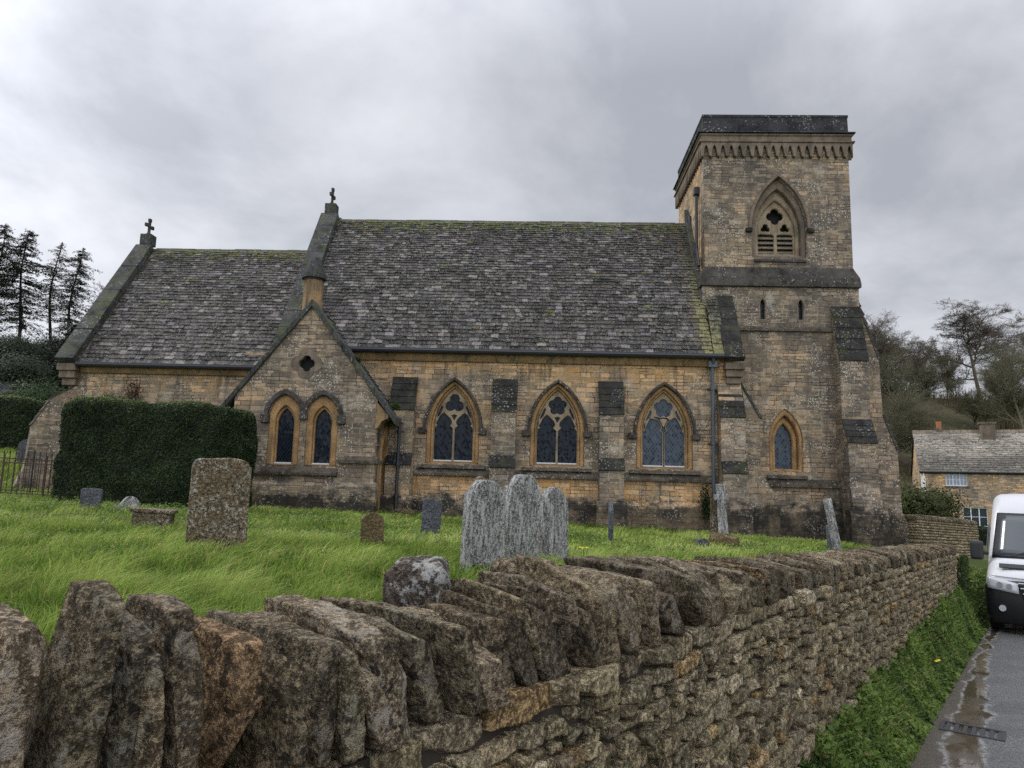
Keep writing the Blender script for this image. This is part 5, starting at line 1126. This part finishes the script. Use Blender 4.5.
# ------------------------------------------------------------------ clipped hedges
def hedge(name, s0, s1, t0, t1, z0, z1, label, frame=True, nleaf=60000, lsize=.045, dark=(.011, .020, .010), light=(.040, .060, .022), top=(.11, .145, .045), seedv=1, rr=.22):
    sx, sy, sz = s1-s0, t1-t0, z1-z0; P, F = cube_grid(40, 14, 22); V = P.copy(); nrm = (np.abs(V)**14).sum(1)**(1/14.); V = V/nrm[:, None]
    V = V*np.array([sx/2, sy/2, sz/2]); off = Vector((seedv*7, 3, 1))
    dd = np.array([.10*noise.noise(Vector(p)*.9+off)+.05*noise.noise(Vector(p)*2.6+off)+.035*noise.noise(Vector(p)*6+off) for p in V]); Nn = V/np.array([sx/2, sy/2, sz/2]); Nn = np.sign(Nn)*np.abs(Nn)**9; Nn /= np.maximum(np.linalg.norm(Nn, axis=1), 1e-6)[:, None]
    V = V+Nn*(dd*1.3)[:, None]
    root = empty(name, ((CH((s0+s1)/2, (t0+t1)/2) if frame else ((s0+s1)/2, (t0+t1)/2))+(z0+sz/2,)), -CA if frame else 0, label, 'hedge')
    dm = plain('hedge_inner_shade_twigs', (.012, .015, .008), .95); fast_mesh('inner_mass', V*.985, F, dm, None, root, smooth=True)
    # leaves over the skin
    T = V[F]; A = np.linalg.norm(np.cross(T[:, 1]-T[:, 0], T[:, 3]-T[:, 0]), axis=1); fn = np.cross(T[:, 1]-T[:, 0], T[:, 3]-T[:, 0]); fn /= np.linalg.norm(fn, axis=1)[:, None]
    w = A*np.where(fn[:, 2] < -.7, 0, np.where(fn[:, 1] > .7, .25, 1)); idx = rng.choice(len(F), nleaf, p=w/w.sum()); u = rng.random((nleaf, 1)); v = rng.random((nleaf, 1)); t_ = T[idx]
    Pq = t_[:, 0]*(1-u)*(1-v)+t_[:, 1]*u*(1-v)+t_[:, 2]*u*v+t_[:, 3]*(1-u)*v; n_ = fn[idx]; Pq = Pq+n_*(rng.uniform(-.02, .035, (nleaf, 1))+np.where(rng.random((nleaf, 1)) < .03, rng.uniform(0, .09, (nleaf, 1)), 0))
    cl = np.array([noise.noise(Vector(p)*3.2+off) for p in Pq]); k = np.clip(.45+.6*cl+.3*rng.normal(size=nleaf), 0, 1)[:, None]; col = np.array(dark)*(1-k)+np.array(light)*k
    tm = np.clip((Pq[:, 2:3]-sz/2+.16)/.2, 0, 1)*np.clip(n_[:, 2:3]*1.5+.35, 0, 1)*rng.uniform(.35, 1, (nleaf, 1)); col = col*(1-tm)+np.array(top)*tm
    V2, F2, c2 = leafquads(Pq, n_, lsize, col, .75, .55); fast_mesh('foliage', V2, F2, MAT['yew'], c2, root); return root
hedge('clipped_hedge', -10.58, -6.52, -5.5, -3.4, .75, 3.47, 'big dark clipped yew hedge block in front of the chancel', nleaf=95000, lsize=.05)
hedge('clipped_hedge', -32, -20.6, 30.5, 33.5, 1.7, 5.0, 'distant clipped hedge with sunlit green top behind the railings at the left edge', frame=False, nleaf=60000, lsize=.10, light=(.034, .055, .018), top=(.24, .28, .07), seedv=4)  # sunlight on the top is painted into the leaf colour
hedge('garden_hedge', 24.5, 30.8, 39.5, 41, -1.6, .22, 'dark low hedge in front of the cottage below its lower window', frame=False, nleaf=12000, lsize=.10, seedv=6, dark=(.010, .016, .008), light=(.025, .04, .014), top=(.04, .06, .02))

# shrubs made of leaves and twigs
def shrub(name, x, y, z, rx, ry, rz_, n, size, c0, c1, label, cat='bush', twigs=24, seedv=0, tw=.012):
    root = empty(name, (x, y, z), 0, label, cat); r_ = random.Random(seedv); mb = MB()
    for i in range(twigs):
        a = r_.uniform(0, 6.28); e = r_.uniform(.35, 1.); p = Vector((rx*math.cos(a)*e, ry*math.sin(a)*e, rz_*2*r_.uniform(.5, 1)*math.sqrt(max(.1, 1-e*e*.7))))
        mb.tube([(0, 0, 0), p*.5+Vector((0, 0, rz_*.2)), p], [tw, tw*.7, tw*.25], 4)
    mb.build('stems', MAT['bark'], root)
    cen = rng.normal(size=(26, 3)); cen /= np.linalg.norm(cen, axis=1)[:, None]; cen *= rng.uniform(.25, .8, (26, 1)); ci = rng.integers(0, 26, n); P = cen[ci]+rng.normal(size=(n, 3))*.20
    P = P*np.array([rx, ry, rz_])+np.array([0, 0, rz_]); P[:, 2] = np.abs(P[:, 2]); k = np.clip(rng.random(n)*.6+(ci % 5)/5*.5, 0, 1)[:, None]
    V, F, c = leafquads(P, P-np.array([0, 0, rz_*.6]), size, np.array(c0)*(1-k)+np.array(c1)*k, .8); fast_mesh('leaves', V, F, MAT['leaf'], c, root); return root
x, y = 19.6, 35.; shrub('evergreen_bush', 20.9, 36., -.6, 2.0, 1.5, 1.62, 18000, .13, (.022, .032, .010), (.085, .10, .032), 'rounded olive green bush between the tower and the cottage', seedv=3)
shrub('evergreen_bush', 19.4, 37.5, -.6, 1.0, 1., 1.6, 4000, .12, (.04, .042, .018), (.15, .15, .07), 'pale yellowish shrub beside the tower, left of the rounded olive bush', seedv=5)
p = CH(-11.85, -.30); shrub('wall_shrub', p[0], p[1], 3.6, .32, .16, .62, 900, .055, (.05, .022, .014), (.12, .07, .04), 'reddish brown shrub growing up the chancel wall above the hedge', 'shrub', 34, 7, .010)
p = CH(-12.6, -.25); shrub('wall_shrub', p[0], p[1], 3.4, .22, .12, .55, 350, .05, (.04, .028, .016), (.09, .07, .04), 'thin dark twigs against the chancel wall, left of the reddish shrub', 'shrub', 20, 8, .008)
p = CH(-3.25, -1.75); shrub('wall_fern', p[0], p[1], 3.78, .18, .2, .10, 500, .05, (.02, .04, .01), (.06, .10, .02), 'small green ferns rooted on the porch kneeler', 'ferns', 6, 9, .004)
p = CH(-4.45, -1.7); shrub('moss_tuft', p[0], p[1], 5.15, .16, .2, .09, 400, .05, (.02, .035, .01), (.05, .08, .018), 'tuft of moss and fern high on the porch gable cope', 'ferns', 4, 10, .004)
p = CH(-2.9, -1.2); shrub('dry_weeds', p[0], p[1], ground(*p), .5, .3, .10, 500, .05, (.16, .13, .07), (.25, .20, .11), 'straw coloured dead weeds by the porch downpipe', 'weeds', 10, 12, .004)
p = CH(5.85, -.35); shrub('wall_ivy', p[0], p[1], ground(*p)+.1, .18, .15, .75, 1200, .06, (.012, .02, .008), (.03, .05, .018), 'dark ivy at the foot of the grey downpipe', 'ivy', 8, 13, .004)

# ------------------------------------------------------------------ trees
def bare_tree(seedv, H=14, spread=.9, depth=5, tw=.011, crown0=.28, flat=1., layered=False):
    """a leafless broadleaf tree: a leader that carries limbs all the way up, limbs that fork to fine twigs, fitted to a domed crown"""
    r_ = random.Random(seedv); segs = []
    def branch(p, d, L, r, lv):
        n = 5 if lv < 2 else 4 if lv < 4 else 3; pts = [(p, r)]; d = d.copy(); nodes = []
        for i in range(n):
            wob = (.05, .13, .20, .26, .32, .36)[min(lv, 5)]
            up = (.0, .10, .06, .04, .03, .02)[min(lv, 5)]*(-.2 if layered and lv > 0 else 1)
            d = (d+Vector((r_.gauss(0, wob), r_.gauss(0, wob), r_.gauss(0, wob*.8)+up))).normalized(); p = p+d*L/n; rr = r*(1-.62*(i+1)/n); pts.append((p, rr)); nodes.append((p, d.copy(), rr, (i+1)/n))
        segs.append((pts, lv))
        if lv >= depth: return
        for (q, dd, rr, t) in nodes:
            if lv == 0 and t < crown0: continue
            k = (3 if lv == 0 else 2) if r_.random() < .75 else 1
            for _ in range(k):
                ax = dd.orthogonal().normalized(); ax.rotate(Matrix.Rotation(r_.uniform(0, 6.283), 3, dd)); ang = r_.uniform(.55, 1.05)*spread*(1.15-.45*t if lv == 0 else .9)
                nd = dd.copy(); nd.rotate(Matrix.Rotation(ang, 3, ax))
                if layered and lv == 0: nd.z *= .45; nd.normalize()
                if nd.z < -.15: nd.z = abs(nd.z)*.3; nd.normalize()
                f = (.50+.22*math.sin(math.pi*min(1, t*.9)))*r_.uniform(.75, 1.1) if lv == 0 else r_.uniform(.42, .66)*(1.1-.35*t)
                branch(q, nd, L*f, max(rr*.72, .01), lv+1)
    branch(Vector((0, 0, 0)), Vector((r_.gauss(0, .04), r_.gauss(0, .04), 1)).normalized(), H*.78, H*.021, 0)
    V, F, V2, F2 = [], [], [], []
    for pts, lv in segs:
        VV, FF = (V, F) if lv == 0 else (V2, F2); k = 6 if lv == 0 else 4 if lv < 3 else 3; b = len(VV); u = None
        for i, (p, r) in enumerate(pts):
            dd = (pts[min(i+1, len(pts)-1)][0]-pts[max(i-1, 0)][0]).normalized(); u = dd.orthogonal().normalized() if u is None else (u-dd*u.dot(dd)).normalized(); w = dd.cross(u)
            for j in range(k): a = 2*math.pi*j/k; VV.append(tuple(p+(u*math.cos(a)+w*math.sin(a))*max(r, tw)))
        for i in range(len(pts)-1):
            for j in range(k):
                q = (b+i*k+j, b+i*k+(j+1) % k, b+(i+1)*k+(j+1) % k, b+(i+1)*k+j); FF.append(q)
    top = max(v[2] for v in V2); sc = H/top
    return np.array(V)*sc, np.array(F), np.array(V2)*sc, np.array(F2)
_tm = {}
def tree_mesh(key, **k):
    if key not in _tm:
        a = bare_tree(**k); o1 = fast_mesh('trunk', a[0], a[1], MAT[k_bark[key]]); o2 = fast_mesh('crown', a[2], a[3], MAT[k_bark[key]]); _tm[key] = (o1.data, o2.data)
        bpy.data.objects.remove(o1); bpy.data.objects.remove(o2)
    return _tm[key]
k_bark = {'a': 'bark', 'b': 'bark_g', 'c': 'bark', 'd': 'bark_g'}
KW = {'a': dict(seedv=1, tw=.009), 'b': dict(seedv=3, spread=1.1, tw=.009), 'c': dict(seedv=4, spread=1.1, layered=True, tw=.012), 'd': dict(seedv=5, spread=.7, tw=.009)}
def tree(key, px, Y, ytop, label, hor=None, sc=1., yaw=0., name='bare_tree', group='trees on the hillside', wide=1.):
    u = (px-512)/715; hz = 489+.028*(px-512); x = u*Y; zb = ground(x, Y)-.2; H = 1.65+(hz-ytop)/715*Y-zb; m1, m2 = tree_mesh(key, **KW[key]); f = H/14
    root = empty(name, (x, Y, zb), yaw, label, 'tree', group); root.scale = (f*wide*1.12, f*wide*1.12, f)
    for nm, me in (('trunk', m1), ('crown', m2)): c = bpy.data.objects.new(nm, me); COL.objects.link(c); c.parent = root
    return root
for a in (('a', 878, 96, 304, 'bare branching tree just right of the tower, its crown against the sky', 0., 1.15), ('b', 905, 88, 345, 'slim greenish bare tree next to the tower-side tree', 1., 1.), ('a', 932, 104, 330, 'upright bare tree in the middle of the hilltop row', 2.1, .9), ('d', 951, 108, 346, 'smaller twiggy bare tree left of the big spreading tree', .6, 1.),
          ('c', 985, 108, 303, 'largest spreading tree on the hilltop with layered fine branches', 1.3, 1.25), ('b', 1013, 98, 340, 'greenish bare tree at the right edge above the cottage', 2.8, 1.1), ('d', 1031, 84, 336, 'bare tree crowding the right edge of the view', 4., 1.2), ('d', 893, 72, 385, 'low greenish twiggy tree on the slope beside the tower', 3., 1.5),
          ('b', 917, 76, 392, 'thin pale-stemmed tree on the slope above the bush', .9, .9), ('a', 1042, 116, 318, 'bare tree partly cut off by the right edge', 5., 1.), ('d', 874, 80, 372, 'bare tree half hidden behind the tower buttress', 5.5, 1.6), ('b', 962, 128, 372, 'distant thin tree seen beneath the big spreading one', 2., 1.), ('d', 1003, 118, 372, 'distant twiggy tree below the big spreading tree, to its right', 4.4, 1.2), ('a', 918, 118, 352, 'distant bare tree between the greenish one and the upright one', .4, 1.), ('d', 943, 70, 425, 'short scrubby tree behind the cottage chimney pot', 2.2, 1.3), ('a', 99, 100, 272, 'faint bare tree beside the chancel gable', 1., 1.),
          ('b', 890, 106, 326, 'tall bare tree second from the tower along the skyline', 2.6, 1.2), ('d', 911, 94, 356, 'mid-height twiggy tree in the gap between the two skyline trees nearest the tower', 1.9, 1.4), ('d', 976, 90, 392, 'low twiggy tree on the slope above the cottage stone chimney', .8, 1.6)):
    key, px, Y, yt, lab, yaw, wd_ = a; tree(key, px, Y, yt, lab, yaw=yaw, wide=wd_)
# brush on the hillside
PPv = []; n = 60000; x = rng.uniform(28, 120, n); y = rng.uniform(58, 135, n); c1 = nz(x, y, .10, 2); ok = (c1 > -.02)|(y < 75)&(x/y < .62); x, y, c1 = x[ok], y[ok], c1[ok]; n = len(x); z = np.array([ground(a, b) for a, b in zip(x, y)])
k = rng.random(n)[:, None]; col = np.array([.060, .050, .026])*(1-k)+np.array([.125, .105, .055])*k
V, F, c = blades(np.stack([x, y, z-.2], 1), rng.uniform(.5, 2.3, n)*(1+c1), rng.uniform(.03, .08, n), rng.uniform(0, 3.1, n), rng.uniform(0, .7, n), rng.uniform(0, 6.3, n), col)
o = fast_mesh('hillside_scrub', V, F, MAT['leaf'], c); tag(o, 'brownish scrub and brambles scattered over the hillside field', 'scrub', kind='stuff')

def conifer(seedv, H=15, base=.25, R0=2.6, sparse=1., nwh=30, needle=.30, per=16, col0=(.012, .018, .012), col1=(.030, .040, .022), droop=.35):
    r_ = random.Random(seedv); mb = MB(); bend = [Vector((.35*math.sin(i*.5+seedv), .2*math.cos(i*.6), H*i/10)) for i in range(11)]; mb.tube(bend, [H*.014*(1-.09*i)+.015 for i in range(11)], 6)
    P, N_ = [], []; mb2 = MB()
    def tr(z): i = min(int(z/H*10), 9); f = z/H*10-i; return bend[i].lerp(bend[i+1], f)
    for w in range(nwh):
        f = base+(1-base)*(w+r_.random()*.8)/nwh; z = f*H; prof = math.sin(math.pi*min(1, ((1-f)/(1-base))**.75*.62+.02)); R_ = R0*prof*r_.uniform(.6, 1.15)
        for b in range(int(5*sparse)+r_.randint(0, 1)):
            a = r_.uniform(0, 6.28); L = R_*r_.uniform(.45, 1.15); p0 = tr(z); dirv = Vector((math.cos(a), math.sin(a), 0)); up = r_.uniform(-.05, .2); pts = [p0+dirv*L*t+Vector((0, 0, L*(up*t-droop*t*t+.28*max(0, t-.7)))) for t in (0, .35, .7, 1.)]
            mb2.tube(pts, [.035, .025, .016, .008], 3, cap=False); m_ = max(4, int(per*L))
            for i in range(m_):
                t = r_.uniform(.18, 1.05); j = min(int(t*3), 2); q = pts[j].lerp(pts[j+1], min(1.1, t*3-j)); P.append(q+Vector((r_.gauss(0, .10+.10*L*.3), r_.gauss(0, .10+.10*L*.3), r_.gauss(-.08, .09)))); N_.append((r_.gauss(0, .4), r_.gauss(0, .4), 1))
    n = len(P); k = rng.random(n)[:, None]; V, F, c = leafquads(np.array([tuple(p) for p in P]), np.array(N_), needle, np.array(col0)*(1-k)+np.array(col1)*k, .35, .35)
    return mb, mb2, V, F, c
def add_conifer(px, Y, ytop, label, seedv, name='pine_tree', **kw):
    u = (px-512)/715; hz = 489+.028*(px-512); x = u*Y; zb = ground(x, Y)-.3; H = 1.65+(hz-ytop)/715*Y-zb; root = empty(name, (x, Y, zb), 0, label, 'tree', 'conifers on the left hill')
    mb, mb2, V, F, c = conifer(seedv, H, **kw); mb.build('trunk', MAT['bark_d'], root, smooth=True); mb2.build('branches', MAT['bark_d'], root); fast_mesh('needles', V, F, MAT['needle'], c, root)
K1 = dict(base=.20, R0=3.1, nwh=34, needle=.30, per=25, sparse=1.2, col0=(.018, .024, .016), col1=(.045, .050, .030))
add_conifer(6, 92, 222, 'tallest sparse conifer at the left edge of the view', 1, R0=4.2, base=.16, nwh=38, needle=.32, per=26, sparse=1.25, col0=(.016, .024, .016), col1=(.042, .050, .030))
add_conifer(39, 96, 235, 'slender conifer with a long bare trunk, middle of the three against the sky', 2, R0=2.7, base=.32, nwh=28, needle=.30, per=15, col0=(.018, .024, .016), col1=(.045, .050, .030))
add_conifer(60, 94, 241, 'rightmost of the three tall conifers, with drooping layered branches', 3, **K1)
add_conifer(-22, 90, 215, 'conifer cut off by the left edge of the view', 4, **K1)
add_conifer(66, 62, 322, 'dense dark fir standing just left of the chancel gable', 5, 'fir_tree', base=.03, R0=2.6, sparse=1.9, nwh=34, needle=.30, per=26, col0=(.008, .013, .010), col1=(.018, .026, .018), droop=.2)
add_conifer(84, 66, 352, 'short dark fir low beside the chancel gable', 6, 'fir_tree', base=.02, R0=2.4, sparse=1.9, nwh=24, needle=.30, per=26, col0=(.008, .013, .010), col1=(.018, .026, .018), droop=.2)
add_conifer(48, 58, 362, 'broad dark fir above the far slate roof', 9, 'fir_tree', base=.02, R0=3.0, sparse=1.9, nwh=22, needle=.30, per=26, col0=(.009, .014, .009), col1=(.020, .028, .016), droop=.2)
for (px, Y, w, h, c0, c1, lab, sd) in ((18, 56, 3.4, 2.5, (.018, .022, .014), (.042, .048, .030), 'rounded grey-green tree low on the left hill', 1), (-6, 60, 4., 2.9, (.012, .015, .011), (.028, .032, .022), 'dark rounded tree at the left edge under the tall conifers', 2), (33, 53, 2.6, 2.1, (.035, .040, .026), (.070, .076, .048), 'paler green rounded tree in the middle of the left hill', 3), (46, 66, 3.4, 2.2, (.012, .015, .011), (.030, .033, .024), 'dark rounded tree below the rightmost tall conifer', 4), (4, 68, 4., 2.0, (.016, .02, .013), (.035, .04, .026), 'dark rounded tree higher on the left hill', 5), (82, 72, 4, 2.0, (.014, .017, .012), (.034, .037, .026), 'dark rounded tree behind the chancel roof slope', 6)):
    u = (px-512)/715; shrub('rounded_tree', u*Y, Y, ground(u*Y, Y)-.6, w, w*.8, h, 26000, .15, tuple(x*k_ for x, k_ in zip(c0, (.7, 1.0, .7))), tuple(x*k_ for x, k_ in zip(c1, (.75, 1.1, .7))), lab, 'tree', 30, sd, .06)
# separate the pieces of a part that do not touch each other
def islands(o, gap=.02):
    me = o.data; n = len(me.vertices); par = list(range(n))
    def find(a):
        while par[a] != a: par[a] = par[par[a]]; a = par[a]
        return a
    for e in me.edges:
        a, b = find(e.vertices[0]), find(e.vertices[1])
        if a != b: par[a] = b
    g = {}
    for i in range(n): g.setdefault(find(i), []).append(i)
    gs = [(ids, [min(me.vertices[i].co[k] for i in ids) for k in range(3)], [max(me.vertices[i].co[k] for i in ids) for k in range(3)]) for ids in g.values()]
    cl = []
    for ids, lo, hi in gs:
        hit = [c for c in cl if any(all(lo[k]-gap <= H[k] and hi[k]+gap >= L_[k] for k in range(3)) for L_, H in c[1])]
        new = (list(ids), [(lo, hi)])
        for c in hit: new[0].extend(c[0]); new[1].extend(c[1]); cl.remove(c)
        cl.append(new)
    return [set(c[0]) for c in cl]
for o in [x for x in bpy.data.objects if x.type == 'MESH' and x.parent and (x.parent == church or x.parent.parent == church or x.parent == cot) and len(x.data.vertices) < 6000 and 'slate' not in x.data.materials[0].name]:
    isl = islands(o)
    if len(isl) < 2: continue
    src = o.data
    for j, ids in enumerate(isl):
        bm = bmesh.new(); bm.from_mesh(src); bm.verts.ensure_lookup_table(); bmesh.ops.delete(bm, geom=[v for v in bm.verts if v.index not in ids], context='VERTS')
        me = bpy.data.meshes.new(o.name); bm.to_mesh(me); bm.free()
        me.materials.append(src.materials[0]) if not me.materials else None
        if j == 0: first_me = me
        else: c = o.copy(); c.data = me; COL.objects.link(c)
    o.data = first_me
